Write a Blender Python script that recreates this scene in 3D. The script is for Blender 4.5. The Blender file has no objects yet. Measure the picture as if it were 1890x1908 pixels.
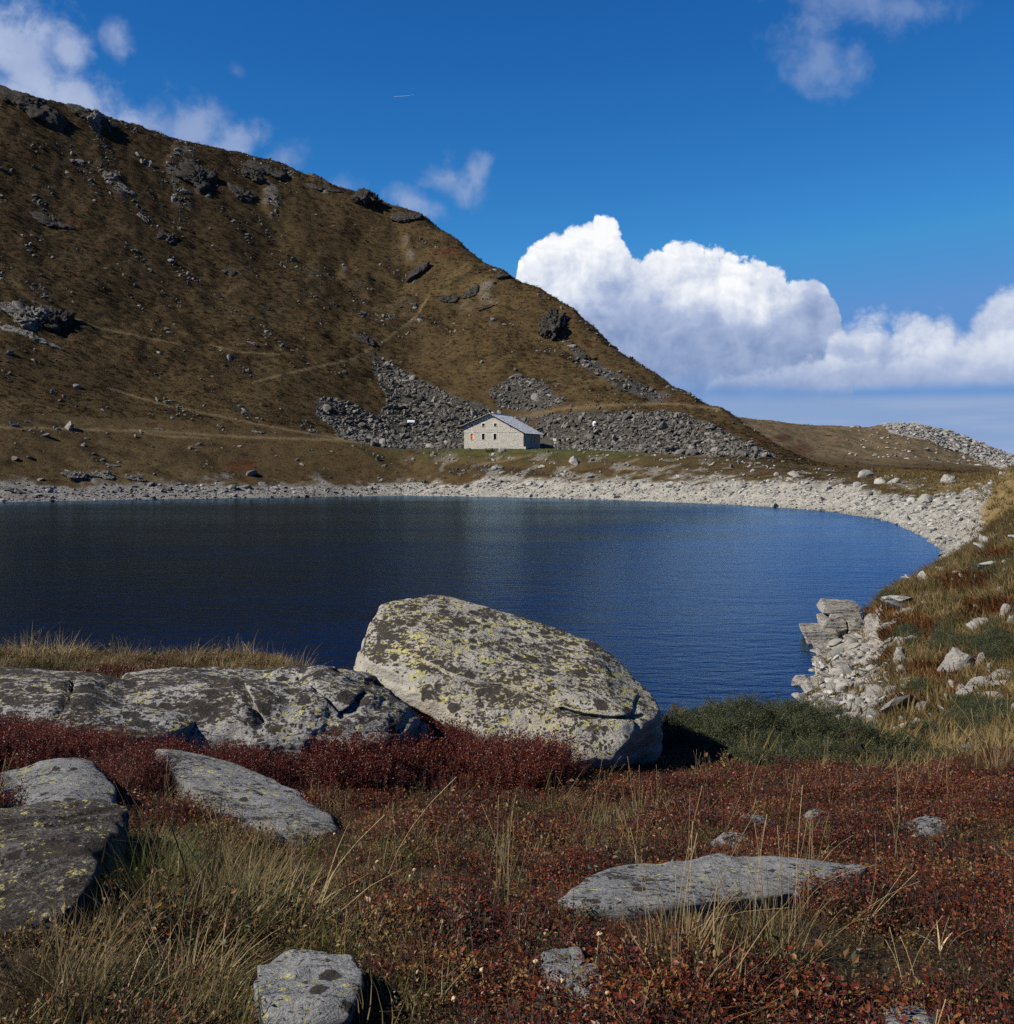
import bpy, bmesh, math, random
import numpy as np
from mathutils import Vector, Matrix
from mathutils.geometry import delaunay_2d_cdt

import time as _time
_T0 = _time.time()
def lap(n): print('LAP %-22s %.1f' % (n, _time.time() - _T0))
random.seed(7)
RNG = np.random.default_rng(7)
SC = bpy.context.scene
C = SC.collection

# ------------------------------------------------------------------ camera
F, CX, HY, H = 2100.0, 945.0, 858.0, 7.2      # focal length in photo pixels, axis column, eye-level row, eye height over the lake
cam = bpy.data.cameras.new('camera')
cam_o = bpy.data.objects.new('camera', cam)
C.objects.link(cam_o)
cam_o.location = (0, 0, H)
cam_o.rotation_euler = (math.radians(90), 0, 0)
cam.sensor_fit = 'HORIZONTAL'
cam.sensor_width = 36
cam.lens = 36 * F / 1890
cam.shift_y = -(954 - HY) / 1890
cam.clip_start = 0.1
cam.clip_end = 90000
SC.camera = cam_o
SC.view_settings.view_transform = 'Standard'
SC.view_settings.look = 'None'
SC.view_settings.exposure = 0.95
SC.view_settings.gamma = 1.0
SC.view_settings.use_curve_mapping = False
SC.cycles.max_bounces = 6
SC.cycles.diffuse_bounces = 2
SC.cycles.glossy_bounces = 3
SC.cycles.transmission_bounces = 3
SC.cycles.use_denoising = False

# ------------------------------------------------------------------ node helpers
class NB:
    """small node builder"""
    def __init__(s, tree):
        s.t = tree
    def n(s, typ, **kw):
        x = s.t.nodes.new(typ)
        for k, v in kw.items():
            setattr(x, k, v)
        return x
    def put(s, sock, v):
        if isinstance(v, bpy.types.NodeSocket):
            s.t.links.new(v, sock)
        elif v is not None:
            if sock.type == 'RGBA' and len(v) == 3:
                v = (*v, 1)
            sock.default_value = v
    def m(s, op, a, b=None, c=None, clamp=False):
        x = s.n('ShaderNodeMath', operation=op, use_clamp=clamp)
        for i, v in enumerate((a, b, c)):
            if v is not None:
                s.put(x.inputs[i], v)
        return x.outputs[0]
    def vm(s, op, a, b=None):
        x = s.n('ShaderNodeVectorMath', operation=op)
        s.put(x.inputs[0], a)
        if b is not None:
            s.put(x.inputs[3] if op == 'SCALE' else x.inputs[1], b)
        return x.outputs[0]
    def ss(s, v, lo, hi, a=0.0, b=1.0):
        x = s.n('ShaderNodeMapRange', interpolation_type='SMOOTHSTEP')
        for i, q in enumerate((v, lo, hi, a, b)):
            s.put(x.inputs[i], q)
        return x.outputs[0]
    def mix(s, f, a, b, blend='MIX'):
        x = s.n('ShaderNodeMix', data_type='RGBA', blend_type=blend)
        s.put(x.inputs[0], f); s.put(x.inputs[6], a); s.put(x.inputs[7], b)
        return x.outputs[2]
    def noise(s, vec, scale, detail=4, rough=0.55, dist=0.0, out=0, dims='3D'):
        x = s.n('ShaderNodeTexNoise', noise_dimensions=dims)
        s.put(x.inputs['Vector'], vec)
        x.inputs['Scale'].default_value = scale
        x.inputs['Detail'].default_value = detail
        x.inputs['Roughness'].default_value = rough
        x.inputs['Distortion'].default_value = dist
        return x.outputs[out]
    def voro(s, vec, scale, feature='F1', rand=1.0, out='Distance', dims='3D', detail=0, smooth=None):
        x = s.n('ShaderNodeTexVoronoi', voronoi_dimensions=dims, feature=feature)
        s.put(x.inputs['Vector'], vec)
        x.inputs['Scale'].default_value = scale
        x.inputs['Randomness'].default_value = rand
        if detail: x.inputs['Detail'].default_value = detail
        if smooth is not None: x.inputs['Smoothness'].default_value = smooth
        return x.outputs[out]
    def xyz(s, a, b, c=0.0):
        x = s.n('ShaderNodeCombineXYZ')
        s.put(x.inputs[0], a); s.put(x.inputs[1], b); s.put(x.inputs[2], c)
        return x.outputs[0]
    def ramp(s, v, stops):
        x = s.n('ShaderNodeValToRGB')
        e = x.color_ramp.elements
        while len(e) < len(stops): e.new(0.5)
        for q, (p, col) in zip(e, stops):
            q.position = p; q.color = (*col, 1)
        s.put(x.inputs[0], v)
        return x.outputs[0]
    def mapping(s, vec, scale=(1, 1, 1), rot=(0, 0, 0), loc=(0, 0, 0)):
        x = s.n('ShaderNodeMapping')
        s.put(x.inputs[0], vec)
        x.inputs['Location'].default_value = loc
        x.inputs['Rotation'].default_value = rot
        x.inputs['Scale'].default_value = scale
        return x.outputs[0]
    def bump(s, h, strength, dist, normal=None):
        x = s.n('ShaderNodeBump')
        x.inputs['Strength'].default_value = strength
        x.inputs['Distance'].default_value = dist
        s.put(x.inputs['Height'], h)
        if normal is not None: s.put(x.inputs['Normal'], normal)
        return x.outputs[0]

# ------------------------------------------------------------------ sun and sky
SUN_AZ = math.radians(251)     # clockwise from +Y (the viewing direction): low over the left shoulder
SUN_EL = math.radians(38)
sun = bpy.data.lights.new('sun', 'SUN')
sun.energy = 5.0
sun.angle = math.radians(0.5)
sun.color = (1.0, 0.92, 0.79)
sun_o = bpy.data.objects.new('sun', sun)
C.objects.link(sun_o)
TO_SUN = Vector((math.sin(SUN_AZ) * math.cos(SUN_EL), math.cos(SUN_AZ) * math.cos(SUN_EL), math.sin(SUN_EL)))
sun_o.rotation_euler = TO_SUN.to_track_quat('Z', 'Y').to_euler()

def build_world():
    w = bpy.data.worlds.new('World')
    SC.world = w
    w.use_nodes = True
    t = w.node_tree
    t.nodes.clear()
    b = NB(t)
    sky = b.n('ShaderNodeTexSky', sky_type='NISHITA', sun_disc=False)
    sky.sun_elevation = SUN_EL
    sky.sun_rotation = SUN_AZ
    sky.altitude = 2400
    sky.air_density = 1.0
    sky.dust_density = 0.25
    sky.ozone_density = 5.0
    # slide-film response of the clear mountain sky: red and green fall off faster than blue
    sk = b.n('ShaderNodeSeparateColor'); b.put(sk.inputs[0], sky.outputs[0])
    def resp(v, e, k, cap): return b.m('MINIMUM', b.m('MULTIPLY', b.m('POWER', v, e), k), cap)
    sc_ = b.n('ShaderNodeCombineColor')
    b.put(sc_.inputs[0], resp(sk.outputs[0], 2.1, 0.225, 1.15))
    b.put(sc_.inputs[1], resp(sk.outputs[1], 1.34, 0.665, 2.85))
    b.put(sc_.inputs[2], resp(sk.outputs[2], 0.95, 1.32, 6.2))
    skyc = sc_.outputs[0]
    tc = b.n('ShaderNodeTexCoord')
    sp = b.n('ShaderNodeSeparateXYZ')
    b.put(sp.inputs[0], tc.outputs['Generated'])
    x, y, z = sp.outputs
    # azimuth and elevation as angles, 1.0 = 1000 photo pixels at the optical axis
    az = b.m('MULTIPLY', b.m('ARCTAN2', x, y), 2.1)
    el = b.m('MULTIPLY', b.m('ARCSINE', z), 2.1)
    p = b.xyz(az, el)
    def A(px): return 2.1 * math.atan((px - CX) / F)
    def E(px, py): return 2.1 * math.atan((HY - py) / F * math.cos(math.atan((px - CX) / F)))

    wx = b.noise(p, 7.0, 4, 0.55, 0, 1)
    warp = b.vm('SCALE', b.vm('SUBTRACT', wx, (0.5, 0.5, 0.5)), 0.055)
    pw = b.vm('ADD', p, warp)

    def heads(vec, sc, smooth):      # rounded heads, 1 on a crown and 0 in the clefts
        d = b.voro(vec, sc, 'SMOOTH_F1', 1, dims='2D', smooth=smooth)
        return b.m('SUBTRACT', 1.0, b.m('MULTIPLY', d, d))
    def puff(vec, fine=True):
        s_ = b.m('MULTIPLY', heads(vec, 12.0, 0.5), 0.50)
        s_ = b.m('MULTIPLY_ADD', heads(vec, 31.0, 0.4), 0.26, s_)
        if fine:
            s_ = b.m('MULTIPLY_ADD', heads(vec, 74.0, 0.3), 0.13, s_)
            s_ = b.m('MULTIPLY_ADD', b.noise(vec, 150.0, 4, 0.65), 0.20, s_)
        return s_

    def curve(pts):         # pts in photo pixels -> elevation as a function of azimuth (clamped outside)
        lo, hi = A(500), A(2100)
        fc = b.n('ShaderNodeFloatCurve')
        cv = fc.mapping.curves[0]
        q = [((A(px) - lo) / (hi - lo), E(px, py) / 0.6 * 0.5 + 0.5) for px, py in pts]
        cv.points[0].location = q[0]
        cv.points[1].location = q[-1]
        for a_, b_ in q[1:-1]:
            cv.points.new(a_, b_)
        for pt in cv.points: pt.handle_type = 'AUTO'
        fc.mapping.update()
        u = b.m('DIVIDE', b.m('SUBTRACT', az, lo), hi - lo, clamp=True)
        b.put(fc.inputs['Value'], u)
        return b.m('MULTIPLY', b.m('SUBTRACT', fc.outputs[0], 0.5), 1.2)

    h0 = puff(pw)
    h1 = puff(b.vm('ADD', pw, (-0.006, 0.008, 0)))       # one step towards the sun
    g0 = b.noise(pw, 11.0, 6, 0.60)
    g1 = b.noise(b.vm('ADD', pw, (-0.022, 0.020, 0)), 11.0, 6, 0.60)
    relief = b.m('ADD', b.m('MULTIPLY', b.m('SUBTRACT', h0, h1), 0.55), b.m('MULTIPLY', b.m('SUBTRACT', g0, g1), 1.15))
    soft = b.noise(pw, 5.0, 5, 0.55)

    # --- great cumulus
    top = curve([(500, 990), (900, 990), (940, 760), (962, 520), (975, 470), (1000, 452), (1050, 432), (1080, 424), (1108, 403), (1140, 416), (1160, 448),
                 (1185, 478), (1212, 470), (1255, 458), (1310, 470), (1350, 466), (1385, 484), (1430, 502), (1480, 522), (1515, 528),
                 (1545, 552), (1580, 640), (1640, 990), (2100, 1000)])
    edge = b.m('SUBTRACT', b.m('ADD', top, b.m('MULTIPLY', b.m('SUBTRACT', h0, 0.74), 0.085)), el)
    a1 = b.ss(edge, -0.002, 0.009)
    depth = b.m('SUBTRACT', top, el)
    lit1 = b.m('MULTIPLY_ADD', relief, 0.85, 0.91)
    shade1 = b.ss(b.m('MULTIPLY_ADD', b.m('SUBTRACT', soft, 0.5), 0.34, b.m('MULTIPLY_ADD', b.m('SUBTRACT', h0, 0.5), -0.05, el)), 0.37, 0.16)
    lit1 = b.m('MULTIPLY', lit1, b.m('MULTIPLY_ADD', shade1, -0.60, 1.0))
    fade1 = b.ss(b.m('MULTIPLY_ADD', b.m('SUBTRACT', soft, 0.5), 0.10, el), 0.085, 0.17)
    a1 = b.m('MULTIPLY', a1, b.m('MULTIPLY_ADD', fade1, 0.97, 0.03))

    # --- second row to the right
    top2 = curve([(500, 1100), (1480, 830), (1530, 670), (1560, 605), (1610, 588), (1640, 578), (1670, 590), (1700, 582), (1740, 592), (1762, 586), (1790, 600),
                  (1810, 582), (1835, 556), (1862, 534), (1895, 535), (1940, 570), (2000, 600), (2100, 610)])
    e2 = b.m('SUBTRACT', b.m('ADD', top2, b.m('MULTIPLY', b.m('SUBTRACT', h0, 0.74), 0.09)), el)
    a2 = b.ss(e2, -0.004, 0.035)
    lit2 = b.m('MULTIPLY_ADD', relief, 0.45, 0.66)
    band2 = b.ss(b.m('MULTIPLY_ADD', b.m('SUBTRACT', soft, 0.5), 0.16, el), 0.225, 0.17)
    lit2 = b.m('MULTIPLY', lit2, b.m('MULTIPLY_ADD', band2, -0.22, 1.0))
    a2 = b.m('MULTIPLY', a2, b.ss(el, 0.115, 0.16))
    # --- low bank in front, flat-based
    top3 = curve([(500, 1000), (1230, 900), (1330, 704), (1400, 696), (1460, 688), (1490, 676), (1520, 662), (1560, 664), (1590, 676), (1640, 664),
                  (1700, 652), (1800, 628), (1890, 615), (2100, 620)])
    e3 = b.m('SUBTRACT', b.m('ADD', top3, b.m('MULTIPLY', b.m('SUBTRACT', h0, 0.74), 0.07)), el)
    a3 = b.m('MULTIPLY', b.ss(e3, -0.004, 0.02), b.ss(b.m('MULTIPLY_ADD', b.m('SUBTRACT', soft, .5), .03, el), 0.118, 0.152))
    lit3 = b.m('MULTIPLY_ADD', relief, 0.30, b.m('MULTIPLY_ADD', b.ss(el, 0.135, 0.20), 0.26, 0.47))

    # --- thin bands near the horizon
    str_ = b.noise(b.mapping(p, (2.2, 22, 1), loc=(3.1, 0.4, 0)), 1.0, 5, 0.6)
    a4 = b.m('MULTIPLY', b.ss(str_, 0.42, 0.68), b.m('MULTIPLY', b.ss(el, 0.125, 0.08), b.ss(el, -0.01, 0.01)))
    a4 = b.m('MULTIPLY', a4, 0.75)
    a5 = b.m('MULTIPLY', b.m('MULTIPLY', b.ss(b.m('MULTIPLY_ADD', b.m('SUBTRACT', soft, .5), .03, el), 0.132, 0.098), b.ss(el, -0.01, 0.01)), 0.78)

    # --- loose small clouds
    n6 = b.noise(pw, 8.5, 8, 0.60)
    n6 = b.m('SUBTRACT', n6, 0.5)
    def ell(px, py, rx, ry, rot=0):
        v = b.mapping(b.vm('SUBTRACT', p, (A(px), E(px, py), 0)), rot=(0, 0, math.radians(rot)))
        v = b.vm('MULTIPLY', v, (1000 / rx, 1000 / ry, 0))
        d = b.n('ShaderNodeVectorMath', operation='LENGTH')
        b.put(d.inputs[0], v)
        return b.m('SUBTRACT', 1.0, d.outputs['Value'])
    def union(ls):
        o = ls[0]
        for q in ls[1:]: o = b.m('MAXIMUM', o, q)
        return o
    def wisp(ls, k, lo, hi, opac):
        return b.m('MULTIPLY', b.ss(b.m('MULTIPLY_ADD', n6, k, union(ls)), lo, hi), opac)
    wl = wisp([ell(40, 110, 180, 120, 0), ell(-60, 60, 160, 90), ell(-20, 170, 240, 110, 20), ell(125, 95, 75, 85), ell(140, 190, 130, 100)], 2.0, 0.10, 0.75, 0.85)
    w1 = wisp([ell(208, 74, 42, 48)], 1.8, 0.15, 1.0, 0.5)
    w2 = wisp([ell(350, 245, 105, 85, -12), ell(425, 280, 105, 52, -35), ell(290, 235, 110, 60)], 2.2, 0.12, 0.95, 0.70)
    w3 = wisp([ell(530, 300, 70, 46, -30), ell(625, 352, 75, 46, -10)], 2.2, 0.2, 1.1, 0.5)
    w4 = wisp([ell(845, 335, 110, 60, 12), ell(885, 322, 52, 52, 0), ell(775, 375, 85, 40, 20)], 2.4, 0.15, 1.0, 0.62)
    w5 = wisp([ell(1560, 0, 190, 80, 0), ell(1490, 55, 100, 100, 25), ell(1690, 15, 105, 60), ell(1540, 110, 90, 80)], 2.8, 0.2, 1.15, 0.40)
    w6 = wisp([ell(440, 132, 36, 26, 20)], 2.0, 0.25, 1.2, 0.22)
    wisps = b.m('MAXIMUM', b.m('MAXIMUM', b.m('MAXIMUM', w1, w2), b.m('MAXIMUM', w3, w4)), b.m('MAXIMUM', w5, w6))

    def ccol(lit):          # cloud radiance: blue-grey in its own shade, white towards the sun
        return b.ramp(lit, [(0.0, (0.10, 0.17, 0.34)), (0.30, (0.21, 0.30, 0.52)), (0.55, (0.42, 0.50, 0.70)), (0.78, (0.72, 0.77, 0.87)), (1.0, (0.97, 0.98, 1.0))])
    STR = 0.052
    def scaled(c): return b.vm('SCALE', c, 1.0 / (1.932 * STR))
    col = skyc
    col = b.mix(a5, col, scaled((0.285, 0.395, 0.61)))
    col = b.mix(a4, col, scaled(ccol(0.48)))
    col = b.mix(a1, col, scaled(ccol(lit1)))
    col = b.mix(a2, col, scaled(ccol(lit2)))
    col = b.mix(a3, col, scaled(ccol(lit3)))
    softlit = b.m('MULTIPLY_ADD', n6, 0.55, 0.56)
    col = b.mix(wisps, col, scaled(ccol(b.m('MULTIPLY_ADD', n6, 0.35, 0.47))))
    col = b.mix(wl, col, scaled(ccol(softlit)))
    bg = b.n('ShaderNodeBackground')
    bg.inputs['Strength'].default_value = STR
    b.put(bg.inputs['Color'], col)
    out = b.n('ShaderNodeOutputWorld')
    t.links.new(bg.outputs[0], out.inputs[0])
    w.cycles.sampling_method = 'MANUAL'
    w.cycles.sample_map_resolution = 512
build_world()

# ------------------------------------------------------------------ numpy noise
_pm = np.random.default_rng(3).permutation(512).astype(np.int64)
_g3 = np.random.default_rng(5).normal(size=(512, 3)); _g3 /= np.linalg.norm(_g3, axis=1)[:, None]
def perlin(p):
    """3D gradient noise, about -0.7..0.7"""
    p = np.asarray(p, float)
    i = np.floor(p).astype(np.int64); f = p - i
    w = f * f * f * (f * (f * 6 - 15) + 10)
    r = 0
    for dx in (0, 1):
        wx = w[:, 0] if dx else 1 - w[:, 0]
        hx = _pm[(i[:, 0] + dx) & 511]
        for dy in (0, 1):
            wy = w[:, 1] if dy else 1 - w[:, 1]
            hy = _pm[(hx + i[:, 1] + dy) & 511]
            for dz in (0, 1):
                wz = w[:, 2] if dz else 1 - w[:, 2]
                g = _g3[_pm[(hy + i[:, 2] + dz) & 511]]
                d = f - np.array((dx, dy, dz))
                r = r + wx * wy * wz * (g * d).sum(1)
    return r
def fbm(p, o=4, g=0.5, l=2.03):
    a, s, r = 1.0, 1.0, 0
    for k in range(o):
        r = r + a * perlin(np.asarray(p) * s + 17.3 * k); a *= g; s *= l
    return r
def n2(X, Y, s, o=3, z=0.0, g=0.5):
    return fbm(np.stack([X / s, Y / s, np.full_like(X, z)], 1), o, g)
def sstep(a, lo, hi):
    t = np.clip((a - lo) / (hi - lo), 0, 1)
    return t * t * (3 - 2 * t)

# ------------------------------------------------------------------ terrain shape
def p_(Y, py): return (Y, H - (py - HY) / F * Y)
def left_tail(c):
    Y, z = c
    return [c, (Y + 25, z - 2), (Y + 60, z - 14), (Y + 110, z - 35), (Y + 200, z - 70), (4000, -150)]
def right_tail(*k):
    Y, z = k[-1]
    return [*k, (Y + 150, z - 40), (4000, -150)]
def wat(py): return (H * F / (py - HY), 0.0)
N_LEFT = [(15, 4.5), (20, 3.0), (26, 0.5), (30, -1.5), (40, -3)]
N_MID = [(15, 3.4), (20, 1.8), (26, 0.3), (30, -0.8), (40, -3)]
COLS = [
 (-600, (5.6, 5.3, 5.0, 4.88), N_LEFT, [(175, -2), (185, 0), p_(190, 905), p_(206, 790), p_(214, 775), p_(248, 590), p_(292, 380)] + left_tail(p_(348, 120))),
 (0,    (5.6, 5.3, 5.0, 4.88), N_LEFT, [(184, -2), wat(936), p_(200, 905), p_(221, 797), p_(230, 770), p_(263, 600), p_(313, 400)] + left_tail(p_(376, 172))),
 (250,  (5.6, 5.2, 4.85, 4.82), N_LEFT, [(197, -2), wat(931), p_(213, 903), p_(238, 803), p_(246, 780), p_(277, 640), p_(331, 425)] + left_tail(p_(390, 230))),
 (500,  (5.6, 5.1, 4.65, 4.74), N_LEFT, [(209, -2), wat(927.5), p_(226, 905), p_(250, 812), p_(257, 790), p_(290, 665), p_(346, 475)] + left_tail(p_(404, 308))),
 (750,  (5.6, 5.05, 4.5, 4.1), [(15, 3.6), (20, 2.2), (26, 0.3), (30, -1.2), (40, -3)], [(222, -2), wat(923.5), p_(241, 902), p_(255, 842), p_(270, 828), p_(301, 705), p_(347, 550)] + left_tail(p_(396, 390))),
 (945,  (5.6, 5.05, 4.45, 3.9), N_MID, [(210, -2), wat(926.5), p_(229, 898), p_(249, 837), (271, 10.6), p_(296, 690), p_(322, 592)] + left_tail(p_(345, 510))),
 (1150, (5.6, 5.05, 4.45, 3.85), N_MID, [(194, -2), wat(932), p_(216, 893), p_(238, 843), (256, 9.8), p_(272, 756), p_(290, 700)] + left_tail(p_(306, 652))),
 (1300, (5.6, 5.1, 4.5, 3.8), N_MID, [(179, -2), wat(938), p_(204, 893), p_(228, 853), (240, 8.5), p_(256, 802), p_(268, 772)] + right_tail(p_(280, 749), (300, 18), (340, 17), (380, 17.5))),
 (1350, (5.6, 5.1, 4.5, 3.8), N_MID, [(174, -2), wat(940), p_(200, 894), p_(223, 857), (236, 7.9), p_(250, 817), p_(262, 792)] + right_tail(p_(275, 767), (295, 15), p_(335, 800), p_(370, 777))),
 (1400, (5.6, 5.1, 4.5, 3.78), [(15, 3.35), (20, 2.0), (26, 0.9), (30, 0.1), (38, -1.5)], [(168, -2), wat(943), p_(194, 895), p_(218, 862), (232, 7.3), p_(245, 838), p_(255, 820)] + right_tail(p_(265, 803), (285, 10.5), p_(330, 818), p_(375, 782))),
 (1450, (5.6, 5.1, 4.5, 3.76), [(15.5, 3.2), (20.5, 2.0), (26.5, 0.9), (31, 0.05), (42, -1.2)], [(163, -2), wat(945.5), p_(189, 897), p_(213, 867), (230, 6.7), p_(240, 852), p_(248, 843)] + right_tail(p_(256, 832), (275, 8.3), p_(330, 828), p_(380, 786))),
 (1500, (5.6, 5.1, 4.5, 3.75), [(16, 3.0), (21, 1.95), (27, 0.95), (33, 0.06), (46, -0.5)], [(60, -1.5), wat(949), p_(182, 900), p_(208, 872), (228, 6.2), (236, 6.7), (244, 7.0)] + right_tail(p_(252, 856), (270, 6.5), p_(335, 838), p_(388, 790))),
 (1560, (5.6, 5.1, 4.5, 3.72), [(16, 3.0), (21, 2.05), (28, 1.15), (39, 0.35), (46.5, 0.1)], [(60, -1.5), wat(954), p_(176, 904), p_(202, 876), (222, 5.9), (234, 5.8), (244, 5.8)] + right_tail((254, 5.9), (272, 5.8), p_(340, 842), p_(394, 794))),
 (1620, (5.6, 5.1, 4.5, 3.7), [(18, 2.6), (25, 1.55), (33, 1.05), (42, 0.60), (48, 0.25)], [(57, -1.3), wat(963), p_(165, 910), p_(192, 882), (215, 5.5), (230, 5.2), (245, 4.9)] + right_tail((258, 4.9), (275, 4.9), p_(345, 848), p_(400, 798))),
 (1650, (5.6, 5.1, 4.5, 3.7), [(18.5, 2.5), (25.5, 1.6), (34, 1.35), (44, 1.35), (50.5, 1.15)], [(61, -1.2), wat(970), p_(157, 918), p_(186, 885), (211, 5.4), (226, 5.0), (243, 4.8)] + right_tail((258, 4.8), (276, 4.8), p_(346, 850), p_(404, 789))),
 (1720, (5.6, 5.1, 4.5, 3.7), [(20, 2.3), (27, 1.85), (36, 1.7), (48, 1.5), (57, 0.95)], [(84, -0.7), wat(1001), p_(138, 940), p_(172, 890), (205, 5.2), (220, 4.6), (240, 4.4)] + right_tail((260, 4.4), (280, 4.6), p_(350, 850), p_(410, 792))),
 (1800, (5.6, 5.12, 4.55, 3.8), [(19, 2.45), (27, 2.2), (36, 2.1), (52, 1.8), (66, 1.4)], [(85, 0.8), (110, 1.5), p_(140, 915), p_(155, 902), (180, 4.0), (215, 3.9), (240, 3.9)] + right_tail((262, 3.9), (285, 4.2), p_(355, 862), p_(425, 816))),
 (1890, (5.6, 5.15, 4.6, 3.9), [(18, 2.7), (26, 2.5), (36, 2.75), (50, 3.15), (65, 3.6)], [(85, 4.4), (100, 5.5), (115, 6.1), (135, 6.2), (175, 5.6), (215, 5.2), (240, 5.0)] + right_tail((262, 4.8), (290, 4.6), p_(360, 872), p_(440, 853))),
 (2500, (5.7, 5.5, 5.2, 5.0), [(18, 4.6), (26, 5.0), (36, 6.0), (50, 8.0), (65, 10.)], [(85, 12), (100, 13), (115, 14), (135, 14), (175, 10), (215, 8), (240, 7)] + right_tail((262, 6), (290, 5), (360, 3), (440, 0))),
]
KN = 23
_cu = np.array([(c[0] - CX) / F for c in COLS])
_tabY = np.zeros((len(COLS), KN)); _tabZ = np.zeros((len(COLS), KN))
for i, (px, ter, nn, rest) in enumerate(COLS):
    ks = [(0.5, 5.75)] + list(zip((3.2, 6, 9, 12.5), ter)) + nn + rest
    assert len(ks) == KN, (px, len(ks))
    _tabY[i] = [k[0] for k in ks]; _tabZ[i] = [k[1] for k in ks]
_fu = np.linspace(_cu[0], _cu[-1], 1500)
_k = np.exp(-0.5 * (np.arange(-24, 25) / 8.0) ** 2); _k /= _k.sum()
def _sm(a):
    return np.convolve(np.pad(a, 24, mode='edge'), _k, mode='valid')
_fY = np.stack([_sm(np.interp(_fu, _cu, _tabY[:, k])) for k in range(KN)], 1)
_fZ = np.stack([_sm(np.interp(_fu, _cu, _tabZ[:, k])) for k in range(KN)], 1)

def knots(u):
    i = np.clip((u - _fu[0]) / (_fu[1] - _fu[0]), 0, len(_fu) - 1.001)
    j = i.astype(int); f = (i - j)[:, None]
    return _fY[j] * (1 - f) + _fY[j + 1] * f, _fZ[j] * (1 - f) + _fZ[j + 1] * f

def base_height(X, Y):
    """smooth terrain: returns z and the zone coordinate (knot number + fraction)"""
    Yc = np.maximum(Y, 0.5)
    KY, KZ = knots(np.clip(X / np.maximum(Yc, 2.0), _cu[0], _cu[-1]))
    d = np.diff(KY, axis=1); s = np.diff(KZ, axis=1) / d
    m = np.zeros_like(KZ)
    a, b = s[:, :-1], s[:, 1:]
    same = a * b > 0
    w1 = 2 * d[:, 1:] + d[:, :-1]; w2 = d[:, 1:] + 2 * d[:, :-1]
    with np.errstate(divide='ignore', invalid='ignore'):
        hm = (w1 + w2) / (w1 / a + w2 / b)
    m[:, 1:-1] = np.where(same, hm, 0.0)
    m[:, 0] = s[:, 0]; m[:, -1] = s[:, -1]
    k = np.clip((KY <= Yc[:, None]).sum(1) - 1, 0, KN - 2)
    r = np.arange(len(X))
    h = d[r, k]; t = np.clip((Yc - KY[r, k]) / h, 0, 1)
    t2, t3 = t * t, t * t * t
    z = (2 * t3 - 3 * t2 + 1) * KZ[r, k] + (t3 - 2 * t2 + t) * h * m[r, k] + (-2 * t3 + 3 * t2) * KZ[r, k + 1] + (t3 - t2) * h * m[r, k + 1]
    return z, k + t

HOUSE_C = np.array([0.0, 261.0])
def terr(X, Y, full=False):
    X = np.asarray(X, float); Y = np.asarray(Y, float)
    z, zone = base_height(X, Y)
    nearw = 1 - sstep(zone, 4.0, 5.2)
    z = z + nearw * (0.10 * n2(X, Y, 1.9, 2) + 0.05 * n2(X, Y, 0.6, 2, 4.))
    bankw = sstep(zone, 4.6, 6) * (1 - sstep(zone, 9.0, 10.0)) 
    rightw = sstep(X / np.maximum(Y, 1), 0.24, 0.30)
    z = z + bankw * rightw * (0.20 * n2(X, Y, 4.5, 3, 1.) + 0.10 * n2(X, Y, 1.2, 2, 2.))
    z = z + sstep(zone, 9.0, 10.0) * (1 - sstep(zone, 11.6, 12.4)) * rightw * 0.30 * n2(X, Y, 6, 3)
    shorew = sstep(zone, 10.6, 11.2) * (1 - sstep(zone, 13.6, 14.2))
    z = z + shorew * (0.35 * n2(X, Y, 7.0, 3, 3.) + 0.10 * n2(X, Y, 1.8, 2, 5.)) * np.clip(zone - 10.7, 0, 1)
    flat = 1 - sstep(np.hypot((X - HOUSE_C[0]) * 0.8, Y - HOUSE_C[1]), 11, 22)
    mw = sstep(zone, 14.0, 15.2) * (1 - sstep(zone, 21, 22)) * (1 - flat)
    left = 1 - sstep(X / np.maximum(Y, 1), 0.19, 0.25)
    amp = 0.35 + 0.65 * left
    z = z + mw * amp * (3.6 * n2(X, Y, 34., 3, 7.) + 1.15 * n2(X, Y, 10., 3, 9., 0.55) + 0.42 * n2(X, Y, 2.6, 3, 11.))
    # rock ribs running down the upper slope
    rib = n2(X * 1.0 + Y * 0.35, Y * 0.45, 16., 3, 21.)
    z = z + mw * left * 1.3 * sstep(rib, 0.14, 0.50) * sstep(zone, 15.5, 16.6)
    if full: return z, zone, rib
    return z

GRID = {}
def hit(px, py, y0=2.4, y1=480):
    """where lines of sight meet the ground sheet: world X, Y, z"""
    us, Ys, Zg = GRID['u'], GRID['Y'], GRID['z']
    px = np.atleast_1d(np.asarray(px, float)); py = np.atleast_1d(np.asarray(py, float))
    sel = np.where((Ys >= y0) & (Ys <= y1))[0]; r0 = sel[0]; Yr = Ys[sel]
    u = (px - CX) / F
    j = np.clip(np.searchsorted(us, u) - 1, 0, len(us) - 2); f = np.clip((u - us[j]) / (us[j + 1] - us[j]), 0, 1)
    g = Zg[sel][:, j] * (1 - f) + Zg[sel][:, j + 1] * f
    d = g - (H - (py - HY)[None] / F * Yr[:, None])
    d[-1] = 1.0
    k = np.maximum(np.argmax(d >= 0, 0), 1); n = np.arange(len(px))
    a, b = d[k - 1, n], d[k, n]
    t = np.clip(np.where(a < 0, -a / np.maximum(b - a, 1e-9), 0), 0, 1)
    Y = Yr[k - 1] + t * (Yr[k] - Yr[k - 1])
    return u * Y, Y, terr(u * Y, Y)
def proj(X, Y, Z):
    Yc = np.maximum(Y, 0.3)
    return CX + F * X / Yc, HY + F * (H - Z) / Yc
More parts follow.
